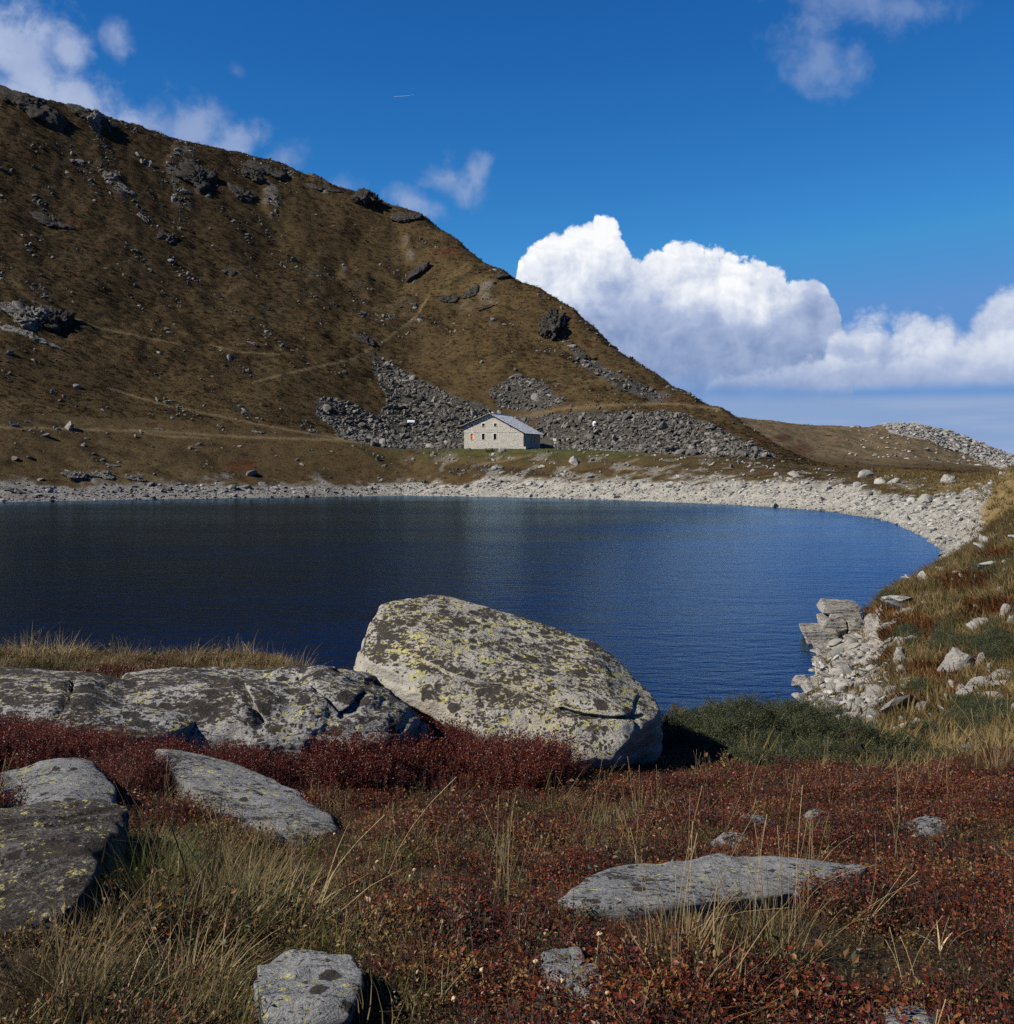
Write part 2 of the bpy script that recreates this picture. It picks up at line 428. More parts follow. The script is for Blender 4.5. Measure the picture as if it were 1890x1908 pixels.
def inpoly(px, py, poly):
    c = np.zeros(len(px), bool)
    n = len(poly)
    for i in range(n):
        x1, y1 = poly[i]; x2, y2 = poly[(i + 1) % n]
        if y1 == y2: continue
        t = ((y1 > py) != (y2 > py)) & (px < (x2 - x1) * (py - y1) / (y2 - y1) + x1)
        c ^= t
    return c
def pdist(px, py, line):
    """distance in pixels to a polyline"""
    d = np.full(len(px), 1e9)
    for (x1, y1), (x2, y2) in zip(line[:-1], line[1:]):
        vx, vy = x2 - x1, y2 - y1
        t = np.clip(((px - x1) * vx + (py - y1) * vy) / (vx * vx + vy * vy + 1e-9), 0, 1)
        d = np.minimum(d, np.hypot(px - x1 - t * vx, py - y1 - t * vy))
    return d

# ------------------------------------------------------------------ object helpers
def tag(o, label=None, cat=None, group=None, kind=None):
    if label: o['label'] = label
    if cat: o['category'] = cat
    if group: o['group'] = group
    if kind: o['kind'] = kind
    return o
def np_mesh(name, V, Fc, mat=None, smooth=True):
    """mesh from numpy arrays; Fc is an (n,3) or (n,4) int array or a list of such"""
    me = bpy.data.meshes.new(name)
    Fs = Fc if isinstance(Fc, list) else [Fc]
    V = np.asarray(V, np.float32)
    me.vertices.add(len(V)); me.vertices.foreach_set('co', V.ravel())
    li = np.concatenate([f.ravel() for f in Fs]).astype(np.int32)
    tot = np.concatenate([np.full(len(f), f.shape[1]) for f in Fs]).astype(np.int32)
    st = np.concatenate([[0], np.cumsum(tot)[:-1]]).astype(np.int32)
    me.loops.add(len(li)); me.loops.foreach_set('vertex_index', li)
    me.polygons.add(len(tot)); me.polygons.foreach_set('loop_start', st); me.polygons.foreach_set('loop_total', tot)
    me.polygons.foreach_set('use_smooth', np.full(len(tot), smooth))
    me.update(calc_edges=True)
    if mat: me.materials.append(mat)
    return me
def link(name, me, parent=None, loc=None):
    o = bpy.data.objects.new(name, me)
    C.objects.link(o)
    if parent: o.parent = parent
    if loc is not None: o.location = loc
    return o
def empty(name, loc, rz=0.0):
    o = bpy.data.objects.new(name, None)
    C.objects.link(o)
    o.location = loc; o.rotation_euler = (0, 0, rz)
    o.empty_display_size = 0.3
    return o
def scatter(name, pts, rot, scl, idx, protos, parent=None):
    """one object whose points carry small meshes (ground cover)"""
    me = bpy.data.meshes.new(name)
    n = len(pts)
    me.vertices.add(n); me.vertices.foreach_set('co', np.asarray(pts, np.float32).ravel())
    a = me.attributes.new('rot', 'FLOAT_VECTOR', 'POINT'); a.data.foreach_set('vector', np.asarray(rot, np.float32).ravel())
    a = me.attributes.new('scl', 'FLOAT_VECTOR', 'POINT'); a.data.foreach_set('vector', np.asarray(scl, np.float32).ravel())
    a = me.attributes.new('idx', 'INT', 'POINT'); a.data.foreach_set('value', np.asarray(idx, np.int32))
    col = bpy.data.collections.new(name + '_kinds')
    for k, p in enumerate(protos):
        ob = bpy.data.objects.new('%s_%02d' % (name, k), p)
        col.objects.link(ob)
    o = link(name, me, parent)
    g = bpy.data.node_groups.new(name, 'GeometryNodeTree')
    g.interface.new_socket('Geometry', in_out='INPUT', socket_type='NodeSocketGeometry')
    g.interface.new_socket('Geometry', in_out='OUTPUT', socket_type='NodeSocketGeometry')
    gi = g.nodes.new('NodeGroupInput'); go = g.nodes.new('NodeGroupOutput')
    ci = g.nodes.new('GeometryNodeCollectionInfo')
    ci.inputs['Collection'].default_value = col
    ci.inputs['Separate Children'].default_value = True
    ci.inputs['Reset Children'].default_value = True
    ip = g.nodes.new('GeometryNodeInstanceOnPoints')
    ip.inputs['Pick Instance'].default_value = True
    def attr(nm, typ):
        x = g.nodes.new('GeometryNodeInputNamedAttribute'); x.data_type = typ
        x.inputs['Name'].default_value = nm
        return [s for s in x.outputs if s.enabled and s.name == 'Attribute'][0]
    g.links.new(gi.outputs[0], ip.inputs['Points'])
    g.links.new(ci.outputs[0], ip.inputs['Instance'])
    g.links.new(attr('idx', 'INT'), ip.inputs['Instance Index'])
    er = g.nodes.new('FunctionNodeEulerToRotation')
    g.links.new(attr('rot', 'FLOAT_VECTOR'), er.inputs[0])
    g.links.new(er.outputs[0], ip.inputs['Rotation'])
    g.links.new(attr('scl', 'FLOAT_VECTOR'), ip.inputs['Scale'])
    g.links.new(ip.outputs[0], go.inputs[0])
    md = o.modifiers.new('scatter', 'NODES'); md.node_group = g
    return o

# ------------------------------------------------------------------ materials
def new_mat(name):
    m = bpy.data.materials.new(name); m.use_nodes = True
    m.node_tree.nodes.clear()
    b = NB(m.node_tree)
    out = b.n('ShaderNodeOutputMaterial')
    return m, b, out
def principled(b, out, color, rough=0.85, normal=None, spec=0.25, metal=0.0):
    p = b.n('ShaderNodeBsdfPrincipled')
    b.put(p.inputs['Base Color'], b.vm('SCALE', color if isinstance(color, bpy.types.NodeSocket) else color[:3], 0.82))
    b.put(p.inputs['Roughness'], rough)
    b.put(p.inputs['Specular IOR Level'], spec)
    b.put(p.inputs['Metallic'], metal)
    if normal is not None: b.put(p.inputs['Normal'], normal)
    b.t.links.new(p.outputs[0], out.inputs[0])
    return p

def mat_ground():
    m, b, out = new_mat('ground')
    at = b.n('ShaderNodeAttribute', attribute_name='tint')
    geo = b.n('ShaderNodeNewGeometry')
    pos = geo.outputs['Position']
    n1 = b.noise(pos, 0.35, 6, 0.65)
    n2_ = b.noise(pos, 2.2, 5, 0.65)
    n3 = b.noise(pos, 9.0, 3, 0.6)
    f = b.m('MULTIPLY', b.m('MULTIPLY_ADD', n1, 1.3, 0.35), b.m('MULTIPLY_ADD', n2_, 1.5, 0.25))
    f = b.m('MULTIPLY', f, b.m('MULTIPLY_ADD', n3, 0.8, 0.6))
    col = b.mix(1.0, at.outputs['Color'], b.xyz(f, f, f), 'MULTIPLY')
    h = b.m('ADD', b.m('MULTIPLY', n2_, 0.5), b.m('MULTIPLY', n3, 0.16))
    principled(b, out, col, 0.95, b.bump(h, 0.9, 0.5), 0.05)
    return m

def mat_rock(name, light=(0.40, 0.385, 0.36), dark=(0.20, 0.195, 0.185), black=0.0, yellow=0.0, scale=1.0, strat=(1, 1, 3), tilt=(0, 0, 0), bump=0.35, warm=0.0):
    """grey gneiss with black and yellow-green map lichen"""
    m, b, out = new_mat(name)
    tc = b.n('ShaderNodeTexCoord')
    v = b.mapping(tc.outputs['Object'], (scale,) * 3)
    vs = b.mapping(v, strat, tilt)
    a1 = b.noise(vs, 2.6, 8, 0.68)
    a2 = b.noise(vs, 13.0, 5, 0.7)
    up = b.n('ShaderNodeSeparateXYZ'); b.put(up.inputs[0], b.n('ShaderNodeNewGeometry').outputs['Normal'])
    upz = b.m('MULTIPLY', b.m('SUBTRACT', b.ss(up.outputs[2], -0.1, 0.95), 0.62), 0.25)
    g = b.m('ADD', b.m('MULTIPLY', a1, 0.65), b.m('MULTIPLY', a2, 0.35))
    col = b.ramp(g, [(0.30, dark), (0.47, tuple(0.5 * (x + y) for x, y in zip(dark, light))), (0.62, light)])
    if warm:
        wn = b.noise(v, 1.7, 4, 0.6)
        col = b.mix(b.m('MULTIPLY', b.ss(wn, 0.5, 0.66), warm), col, (0.33, 0.27, 0.19))
    wob = b.vm('ADD', v, b.vm('SCALE', b.vm('SUBTRACT', b.noise(v, 16.0, 4, 0.6, 0, 1), (0.5, 0.5, 0.5)), 0.10))
    def colonies(vec, sc, amount, seed_):
        """round patches of uneven size, only where the drift lets them"""
        vec = b.vm('ADD', vec, (seed_, seed_ * 1.7, 0.3))
        t_ = b.n('ShaderNodeTexVoronoi', feature='F1'); b.put(t_.inputs['Vector'], vec); t_.inputs['Scale'].default_value = sc
        rc = b.n('ShaderNodeSeparateColor'); b.put(rc.inputs[0], t_.outputs['Color'])
        drift = b.m('ADD', b.noise(vec, 1.9, 4, 0.6), upz)
        size_ = b.m('MULTIPLY', b.m('SUBTRACT', b.m('ADD', b.m('MULTIPLY', rc.outputs[0], 0.75), b.m('MULTIPLY', drift, 1.6)), 1.42 - amount), 0.75)
        return b.ss(b.m('SUBTRACT', size_, t_.outputs['Distance']), 0.0, 0.05)
    if yellow:
        my = b.m('MAXIMUM', colonies(wob, 9.0, 0.62 * yellow, 3.1), colonies(wob, 22.0, 0.72 * yellow, 9.4))
        ycol = b.mix(b.noise(v, 60, 2), (0.25, 0.235, 0.085), (0.43, 0.405, 0.17))
        col = b.mix(b.m('MULTIPLY', my, 0.85), col, ycol)
    if black:
        mb = b.m('MAXIMUM', colonies(wob, 6.5, 0.66 * black, 21.7), colonies(wob, 26.0, 0.70 * black, 14.2))
        bb = b.noise(vs, 2.2, 4, 0.6)
        bn = b.noise(vs, 19.0, 6, 0.68, 0.8)
        bv = b.m('ADD', upz, b.m('MULTIPLY_ADD', bb, 0.70, b.m('MULTIPLY', bn, 1.0)))
        th = 1.06 - 0.20 * black
        mb = b.m('MAXIMUM', mb, b.ss(bv, th, th + 0.05))
        col = b.mix(b.m('MULTIPLY', mb, 0.95), col, (0.030, 0.025, 0.022))
    sp = b.voro(v, 46.0, 'F1')
    col = b.mix(b.m('MULTIPLY', b.ss(sp, 0.22, 0.12), 0.45), col, (0.06, 0.055, 0.05))
    h = b.m('ADD', b.m('MULTIPLY', a1, 1.0), b.m('MULTIPLY', a2, 0.45))
    h = b.m('ADD', h, b.m('MULTIPLY', b.noise(vs, 42.0, 4, 0.7), 0.16))
    principled(b, out, col, 0.9, b.bump(h, bump * 2, 0.10 / scale), 0.08)
    return m

def mat_stone(name, cols, scale=3.0):
    """loose stones: tone varies from stone to stone"""
    m, b, out = new_mat(name)
    oi = b.n('ShaderNodeObjectInfo')
    geo = b.n('ShaderNodeNewGeometry')
    r = b.m('FRACT', b.m('ADD', oi.outputs['Random'], b.m('MULTIPLY', geo.outputs['Random Per Island'], 3.7)))
    n = len(cols)
    col = b.ramp(r, [((i + 0.5) / n, c) for i, c in enumerate(cols)])
    nn = b.noise(geo.outputs['Position'], scale, 6, 0.7)
    f = b.m('MULTIPLY_ADD', nn, 1.3, 0.35)
    col = b.mix(1.0, col, b.xyz(f, f, f), 'MULTIPLY')
    principled(b, out, col, 0.9, b.bump(nn, 0.6, 0.3 / scale), 0.15)
    return m

def mat_leaf(name, stops, trans=0.3, scale=1.3, rough=0.55, spec=0.2, jit=0.55):
    """leaves and blades: tint drifts over the ground and jumps from tuft to tuft and leaf to leaf"""
    m, b, out = new_mat(name)
    oi = b.n('ShaderNodeObjectInfo')
    geo = b.n('ShaderNodeNewGeometry')
    nz = b.noise(geo.outputs['Position'], scale, 3, 0.6)
    v = b.m('ADD', b.m('MULTIPLY', b.m('SUBTRACT', nz, 0.5), 1.3), b.m('MULTIPLY', b.m('SUBTRACT', oi.outputs['Random'], 0.5), jit))
    v = b.m('ADD', v, b.m('MULTIPLY', b.m('SUBTRACT', geo.outputs['Random Per Island'], 0.5), jit))
    v = b.m('ADD', v, 0.5, clamp=True)
    col = b.vm('SCALE', b.ramp(v, stops), 0.82)
    p = b.n('ShaderNodeBsdfPrincipled')
    b.put(p.inputs['Base Color'], col)
    p.inputs['Roughness'].default_value = rough
    p.inputs['Specular IOR Level'].default_value = spec
    tr = b.n('ShaderNodeBsdfTranslucent')
    b.put(tr.inputs['Color'], col)
    mx = b.n('ShaderNodeMixShader'); mx.inputs[0].default_value = trans
    m.node_tree.links.new(p.outputs[0], mx.inputs[1]); m.node_tree.links.new(tr.outputs[0], mx.inputs[2])
    m.node_tree.links.new(mx.outputs[0], out.inputs[0])
    return m
def mat_plain(name, col, rough=0.7, var=0.3, scale=6.0, spec=0.3, metal=0.0):
    m, b, out = new_mat(name)
    tc = b.n('ShaderNodeTexCoord')
    nn = b.noise(tc.outputs['Object'], scale, 6, 0.65)
    f = b.m('MULTIPLY_ADD', nn, 2 * var, 1 - var)
    c = b.mix(1.0, col, b.xyz(f, f, f), 'MULTIPLY')
    principled(b, out, c, rough, b.bump(nn, 0.2, 0.05), spec, metal)
    return m

def mat_water():
    m, b, out = new_mat('lake_water')
    geo = b.n('ShaderNodeNewGeometry')
    pos = geo.outputs['Position']
    w1 = b.noise(b.mapping(pos, (0.6, 1.3, 1), (0, 0, math.radians(10))), 1.25, 3, 0.55, 0.3)
    w2 = b.noise(b.mapping(pos, (0.7, 1.2, 1), (0, 0, math.radians(-14))), 3.4, 3, 0.6, 0.3)
    w3 = b.noise(b.mapping(pos, (0.4, 0.9, 1)), 0.40, 2, 0.5)
    gust = b.noise(b.mapping(pos, (0.010, 0.040, 1)), 1.0, 3, 0.6)
    h = b.m('ADD', b.m('MULTIPLY', w1, 0.30), b.m('MULTIPLY', w2, 0.13))
    h = b.m('ADD', h, b.m('MULTIPLY', w3, 0.35))
    h = b.m('MULTIPLY', h, b.ss(gust, 0.35, 0.65, 0.75, 1.15))
    nrm = b.bump(h, 1.0, 0.20)
    fr = b.n('ShaderNodeFresnel'); fr.inputs['IOR'].default_value = 1.333; b.put(fr.inputs['Normal'], nrm)
    body = b.n('ShaderNodeBsdfDiffuse'); body.inputs[0].default_value = (0.0007, 0.0024, 0.0095, 1)
    gl = b.n('ShaderNodeBsdfAnisotropic', distribution='BECKMANN')
    gl.inputs['Color'].default_value = (0.47, 0.72, 1.0, 1)          # blue tint put into the reflections themselves
    b.put(gl.inputs['Roughness'], b.ss(gust, 0.35, 0.65, 0.20, 0.27)); b.put(gl.inputs['Normal'], nrm)
    mx = b.n('ShaderNodeMixShader'); b.put(mx.inputs[0], fr.outputs[0])
    m.node_tree.links.new(body.outputs[0], mx.inputs[1]); m.node_tree.links.new(gl.outputs[0], mx.inputs[2])
    m.node_tree.links.new(mx.outputs[0], out.inputs[0])
    return m

M = {}
M['ground'] = mat_ground()
M['water'] = mat_water()
M['boulder'] = mat_rock('boulder_rock', (0.3312, 0.3174, 0.2852), (0.1748, 0.1656, 0.1518), black=0.62, yellow=0.70, scale=1.0, strat=(0.9, 1.0, 1.5), tilt=(0, math.radians(-14), 0), warm=0.35)
M['outcrop'] = mat_rock('outcrop_rock', (0.3251, 0.3173, 0.3096), (0.1548, 0.1509, 0.1471), black=0.78, yellow=0.50, scale=1.0, strat=(0.7, 1, 2.0), tilt=(0, math.radians(10), 0), bump=0.5)
M['slab'] = mat_rock('slab_rock', (0.2306, 0.2338, 0.2371), (0.1217, 0.1249, 0.1282), black=0.32, yellow=0.22, scale=1.5, strat=(0.8, 1.6, 2.5), tilt=(0, math.radians(15), 0), bump=0.5)
M['darkrock'] = mat_rock('dark_lichen_rock', (0.1186, 0.1111, 0.1092), (0.0437, 0.0399, 0.0387), black=0.62, yellow=0.50, scale=2.2, strat=(0.8, 1, 2.0), tilt=(0, math.radians(-20), 0), bump=0.6)
M['ledge'] = mat_rock('ledge_rock', (0.2713, 0.2584, 0.2390), (0.1680, 0.1583, 0.1453), black=0.45, yellow=0.0, scale=0.8, strat=(0.5, 0.7, 5.0), bump=0.4, warm=0.5)
M['bankrock'] = mat_rock('bank_rock', (0.2835, 0.2709, 0.2520), (0.1512, 0.1449, 0.1354), black=0.35, yellow=0.15, scale=0.9, strat=(1, 1, 2), bump=0.5)
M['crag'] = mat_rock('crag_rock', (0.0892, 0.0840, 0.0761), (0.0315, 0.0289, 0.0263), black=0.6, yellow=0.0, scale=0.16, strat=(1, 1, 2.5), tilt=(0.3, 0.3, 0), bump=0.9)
M['palecrag'] = mat_rock('pale_crag_rock', (0.2384, 0.2275, 0.2095), (0.0939, 0.0903, 0.0831), black=0.6, yellow=0.0, scale=0.22, strat=(1, 1, 1.6), bump=0.9)
M['shorestone'] = mat_stone('shore_stone', [(0.2513, 0.2394, 0.2214), (0.1795, 0.1736, 0.1616), (0.2992, 0.2872, 0.2693), (0.2154, 0.2035, 0.1855), (0.1436, 0.1406, 0.1376)], 1.2)
M['bankstone'] = mat_stone('bank_stone', [(0.1872, 0.1794, 0.1677), (0.2496, 0.2418, 0.2262), (0.1326, 0.1287, 0.1248), (0.2106, 0.1989, 0.1794), (0.2964, 0.2886, 0.2730)], 2.5)
M['darkstone'] = mat_stone('dark_shore_stone', [(0.0939, 0.0939, 0.0939), (0.1445, 0.1409, 0.1373), (0.0650, 0.0650, 0.0650), (0.2167, 0.2095, 0.2023), (0.1084, 0.1047, 0.1011)], 1.2)
M['scree'] = mat_stone('scree_stone', [(0.082, 0.076, 0.067), (0.125, 0.117, 0.105), (0.052, 0.048, 0.043), (0.19, 0.18, 0.165), (0.070, 0.066, 0.058)], 0.9)
M['hillstone'] = mat_stone('hillside_stone', [(0.0845, 0.0792, 0.0739), (0.1373, 0.1320, 0.1214), (0.0581, 0.0554, 0.0528), (0.1795, 0.1742, 0.1637)], 0.8)
M['tussock'] = mat_leaf('hill_tussock', [(0.05, (0.0285, 0.0202, 0.0098)), (0.45, (0.0615, 0.0433, 0.0207)), (0.75, (0.0861, 0.0625, 0.0310)), (0.98, (0.1082, 0.0827, 0.0433))], 0.2, 0.06, 0.9, 0.05, 0.30)
M['tussdark'] = mat_leaf('dark_tussock', [(0.05, (0.016, 0.011, 0.006)), (0.5, (0.034, 0.024, 0.012)), (0.95, (0.062, 0.045, 0.023))], 0.2, 0.06, 0.9, 0.05, 0.30)  # shaded copy of the hill tussock colours
M['bankgrass'] = mat_leaf('bank_grass', [(0.05, (0.0459, 0.0367, 0.0134)), (0.4, (0.1040, 0.0746, 0.0294)), (0.75, (0.1652, 0.1193, 0.0520)), (0.98, (0.2203, 0.1652, 0.0796))], 0.25, 0.25, 0.8, 0.1, 0.5)
M['grass'] = mat_leaf('dry_grass', [(0.02, (0.0251, 0.0267, 0.0089)), (0.3, (0.0777, 0.0577, 0.0222)), (0.6, (0.1775, 0.1272, 0.0577)), (0.95, (0.3254, 0.2552, 0.1368))], 0.3, 1.1, 0.6, 0.15, 0.62)
M['greengrass'] = mat_leaf('green_grass', [(0.05, (0.0360, 0.0496, 0.0112)), (0.5, (0.0960, 0.1000, 0.0240)), (0.95, (0.2080, 0.1800, 0.0600))], 0.3, 1.1, 0.6, 0.15, 0.6)
M['stalk'] = mat_leaf('dry_stalk', [(0.05, (0.20, 0.135, 0.060)), (0.95, (0.50, 0.40, 0.23))], 0.2, 1.1, 0.6, 0.15, 0.9)
M['bilberry'] = mat_leaf('bilberry_leaf', [(0.02, (0.020, 0.026, 0.008)), (0.22, (0.042, 0.014, 0.006)), (0.45, (0.098, 0.015, 0.008)), (0.66, (0.155, 0.032, 0.010)), (0.84, (0.165, 0.065, 0.015)), (0.98, (0.19, 0.115, 0.028))], 0.32, 1.6, 0.45, 0.3, 0.62)
M['bilbred'] = mat_leaf('crimson_bilberry_leaf', [(0.02, (0.0240, 0.0112, 0.0064)), (0.3, (0.0600, 0.0080, 0.0056)), (0.6, (0.1200, 0.0120, 0.0080)), (0.85, (0.1640, 0.0256, 0.0104)), (0.98, (0.1680, 0.0680, 0.0200))], 0.32, 1.6, 0.45, 0.3, 0.62)
M['mixleaf'] = mat_leaf('autumn_leaf', [(0.02, (0.028, 0.038, 0.012)), (0.35, (0.070, 0.050, 0.018)), (0.65, (0.14, 0.058, 0.02)), (0.98, (0.17, 0.12, 0.035))], 0.3, 1.6, 0.5, 0.25, 0.7)
M['twig'] = mat_leaf('twig', [(0.05, (0.018, 0.012, 0.010)), (0.95, (0.075, 0.055, 0.052))], 0.0, 2.0, 0.8, 0.1, 0.8)
M['juniper'] = mat_leaf('juniper_needle', [(0.03, (0.0084, 0.0125, 0.0042)), (0.5, (0.0293, 0.0383, 0.0125)), (0.97, (0.0871, 0.0941, 0.0418))], 0.12, 2.0, 0.5, 0.3, 0.6)
M['heath'] = mat_leaf('red_heath', [(0.05, (0.0306, 0.0172, 0.0073)), (0.5, (0.0826, 0.0294, 0.0098)), (0.95, (0.1224, 0.0520, 0.0172))], 0.2, 0.4, 0.8, 0.1, 0.6)

# ------------------------------------------------------------------ zones (measured on the photograph, used to place what covers the ground)
SCREE = [
 [(690, 650), (740, 685), (800, 716), (860, 742), (935, 768), (1010, 800), (1000, 838), (860, 838), (720, 840), (640, 818), (588, 775), (592, 738), (640, 742), (705, 775), (722, 745), (700, 700)],
 [(905, 730), (960, 698), (1010, 712), (1060, 748), (1000, 768), (930, 762)],
 [(960, 778), (1060, 767), (1160, 768), (1240, 766), (1330, 790), (1400, 826), (1450, 852), (1300, 850), (1190, 846), (1100, 837), (1000, 836)],
 [(1060, 640), (1100, 665), (1180, 710), (1270, 745), (1230, 752), (1150, 722), (1080, 680)],
]
FARSTONE = [(1636, 786), (1690, 782), (1740, 790), (1900, 850), (1900, 890), (1810, 850), (1730, 822), (1660, 805)]
PATHS = [
 ([(0, 796), (110, 799), (300, 804), (470, 815), (640, 820), (730, 830)], 2.2),
 ([(200, 722), (300, 753), (450, 784), (600, 812), (690, 826)], 1.8),
 ([(240, 800), (300, 812), (390, 817)], 1.5),
 ([(470, 712), (560, 690), (660, 668), (720, 632), (775, 590), (800, 550)], 1.8),
 ([(970, 778), (1040, 762), (1160, 753), (1260, 752), (1340, 762)], 2.5),
 ([(60, 560), (180, 610), (330, 640)], 1.3), ([(380, 640), (440, 655), (520, 660)], 1.3),
 ([(880, 868), (940, 858), (990, 848)], 1.6), ([(1145, 885), (1170, 862), (1190, 855)], 2.2),
 ([(1010, 832), (1100, 834), (1200, 842), (1330, 852)], 1.8),
]
REDS = [(450, 868, 42, 14), (1490, 838, 34, 12), (1530, 868, 20, 5), (1460, 815, 22, 9), (1300, 800, 30, 8), (1420, 820, 28, 8), (830, 470, 40, 10), (1255, 745, 30, 8)]
HEATHS = [(1700, 1180, 60, 30), (1650, 1150, 40, 16), (1800, 1090, 60, 22), (1850, 1140, 50, 20), (1740, 1260, 50, 20), (1700, 1320, 40, 18), (1800, 1240, 40, 14), (1640, 1230, 30, 10), (1860, 1040, 40, 12), (1780, 1300, 30, 14)]
JUNIPERS = [  # prostrate juniper mats of the right bank: px, py, half width, half height
 (1830, 1345, 105, 42, 'largest dark green juniper mat on the right bank, above the pale boulder'),
 (1850, 1215, 70, 42, 'dark green juniper mat behind the large tilted boulder on the right bank'),
 (1690, 1195, 42, 30, 'small juniper mat beside the stone ledge on the lake shore'),
 (1712, 1298, 36, 16, 'narrow juniper mat between scattered slabs low on the right bank'),
 (1840, 1062, 60, 34, 'juniper mat high on the right bank, near the frame edge'),
 (1655, 1118, 32, 17, 'low juniper mat on the brow of the bank above the water'),
 (1760, 1200, 40, 34, 'juniper mat to the left of the large tilted boulder'),
 (1720, 1385, 60, 22, 'thin juniper mat among grass behind the big spreading juniper'),
]
def ellm(px, py, e, k=1.0):
    return np.clip(1 - np.hypot((px - e[0]) / (e[2] * k), (py - e[1]) / (e[3] * k)), 0, 1)

# ------------------------------------------------------------------ ground sheet
def build_ground():
    us = np.concatenate([np.linspace(-1.8, -0.49, 26)[:-1], np.linspace(-0.49, 0.49, 580), np.linspace(0.49, 1.8, 26)[1:]])
    Ys = np.concatenate([np.linspace(0.8, 3, 8)[:-1], np.geomspace(3, 16, 90)[:-1], np.geomspace(16, 72, 140)[:-1], np.geomspace(72, 155, 45)[:-1],
                         np.linspace(155, 185, 24)[:-1], np.linspace(185, 310, 220)[:-1], np.linspace(310, 450, 150)[:-1], np.geomspace(450, 6000, 22)])
    U, Y = np.meshgrid(us, Ys)
    X = U * np.maximum(Y, 2.0); X, Y = X.ravel(), Y.ravel()
    z, zone, rib = terr(X, Y, True)
    nu, ny = len(us), len(Ys)
    GRID.update(u=us, Y=Ys, z=z.reshape(ny, nu))
    px, py = proj(X, Y, z)
    i = np.arange(ny - 1)[:, None] * nu + np.arange(nu - 1)[None]
    fc = np.stack([i, i + 1, i + nu + 1, i + nu], -1).reshape(-1, 4)
    # base colour by zone
    T = np.zeros((len(X), 3))
    hill = np.array((0.0566, 0.0394, 0.0187)); gold = np.array((0.0861, 0.0640, 0.0315)); umber = np.array((0.0295, 0.0207, 0.0103))
    nn = n2(X, Y, 28., 4, 2.)[:, None]; nm = n2(X, Y, 6., 3, 6.)[:, None]
    T[:] = hill
    T = T + (gold - T) * sstep(nn, 0.02, 0.45) * 0.7
    T = T + (umber - T) * sstep(nm + 0.4 * nn, 0.10, 0.5) * 0.8
    ds = 0.45 * n2(X, Y, 24., 3, 41.) + 0.85 * n2((0.76 * X - 0.65 * Y) / 4.5, 0.65 * X + 0.76 * Y, 4.2, 3, 43.)
    T = T + (umber * 0.7 - T) * (sstep(ds, 0.08, 0.4) * 0.75)[:, None]
    hill_shade = np.clip(0.95 * (1 - sstep(px, 150, 900)) * sstep(zone, 14.4, 15.9) + 0.9 * n2(X, Y, 20., 3, 88.) + .06, 0, .95) * sstep(zone, 12.5, 14)
    T = T + (np.array((0.030, 0.021, 0.011)) - T) * (hill_shade * .8)[:, None]  # shade of the upper left slope painted into the tint, broken by random patches
    # far ridge and the golden hill on the right
    fr = sstep(zone, 18.2, 19)[:, None] * sstep(px, 1330, 1400)[:, None]
    T = T + (np.array((0.115, 0.088, 0.052)) * (1 + .5 * nm) - T) * fr * 0.9
    blot = sstep(n2(X * 0.6, Y, 5.0, 2, 83.), 0.30, 0.36)[:, None] * fr
    T = T + (np.array((0.055, 0.055, 0.03)) - T) * blot * 0.8
    rh = (sstep(px, 1690, 1790) * sstep(zone, 9.3, 10.2) * (1 - sstep(zone, 16, 17)))[:, None]
    T = T + (np.array((0.18, 0.128, 0.055)) - T) * rh * 0.8
    # terrace meadow round the house
    mead = np.exp(-((px - 1010) / 230) ** 2) * sstep(zone, 12.4, 13.0) * (1 - sstep(zone, 14.1, 14.6))
    T = T + (np.array((0.050, 0.062, 0.019)) - T) * mead[:, None] * 0.9
    # stone beach
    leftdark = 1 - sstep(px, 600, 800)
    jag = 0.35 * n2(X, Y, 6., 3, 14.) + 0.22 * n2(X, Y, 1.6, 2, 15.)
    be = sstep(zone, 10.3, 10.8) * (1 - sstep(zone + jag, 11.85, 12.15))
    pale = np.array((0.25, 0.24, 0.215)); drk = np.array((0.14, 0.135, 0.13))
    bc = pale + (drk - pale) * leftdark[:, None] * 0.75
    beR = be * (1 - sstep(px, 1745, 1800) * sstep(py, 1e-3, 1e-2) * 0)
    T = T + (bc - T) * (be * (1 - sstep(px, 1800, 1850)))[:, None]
    ep = inpoly(px + 10 * n2(X, Y, 4., 2, 91.), py + 6 * n2(X, Y, 4., 2, 92.), [(1690, 1075), (1730, 1000), (1748, 940), (1768, 915), (1822, 945), (1836, 985), (1800, 1020), (1760, 1062)]) & (Y > 60) & (Y < 150)
    T[ep] = T[ep] + (pale * 0.9 - T[ep]) * 0.8
    # wash of stones climbing the bank
    wash = sstep(n2(X, Y, 5., 3, 31.), 0.10, 0.30) * sstep(zone, 11.5, 12) * (1 - sstep(zone, 12.5, 13.1)) * sstep(px, 700, 900) * (1 - sstep(px, 1760, 1820))
    T = T + (pale * 0.85 - T) * wash[:, None] * 0.5
    # wet rim and lake bed
    wet = sstep(zone, 4.8, 5.2) * (1 - sstep(zone, 11, 11.05)) * sstep(-z, -0.10, 0.10)
    T = T + (np.array((0.07, 0.065, 0.055)) - T) * wet[:, None]
    # stony strand on the right below the bank
    st = sstep(px, 1450, 1500) * (1 - sstep(px + 0.9 * (py - 1240) * 0.2 + 60 * n2(X, Y, 3., 2, 8.), 1640, 1690)) * sstep(Y, 20, 24) * (1 - sstep(Y, 47, 50))
    T = T + (np.array((0.22, 0.20, 0.17)) - T) * (st * (z > -0.2))[:, None]
    rb = sstep(px, 1560, 1640) * sstep(zone, 4.6, 5.2) * (1 - sstep(zone, 9.6, 10.2)) * (1 - st)
    T = T + (np.array((0.15, 0.108, 0.046)) - T) * rb[:, None] * 0.8
    inm = (Y > 60)
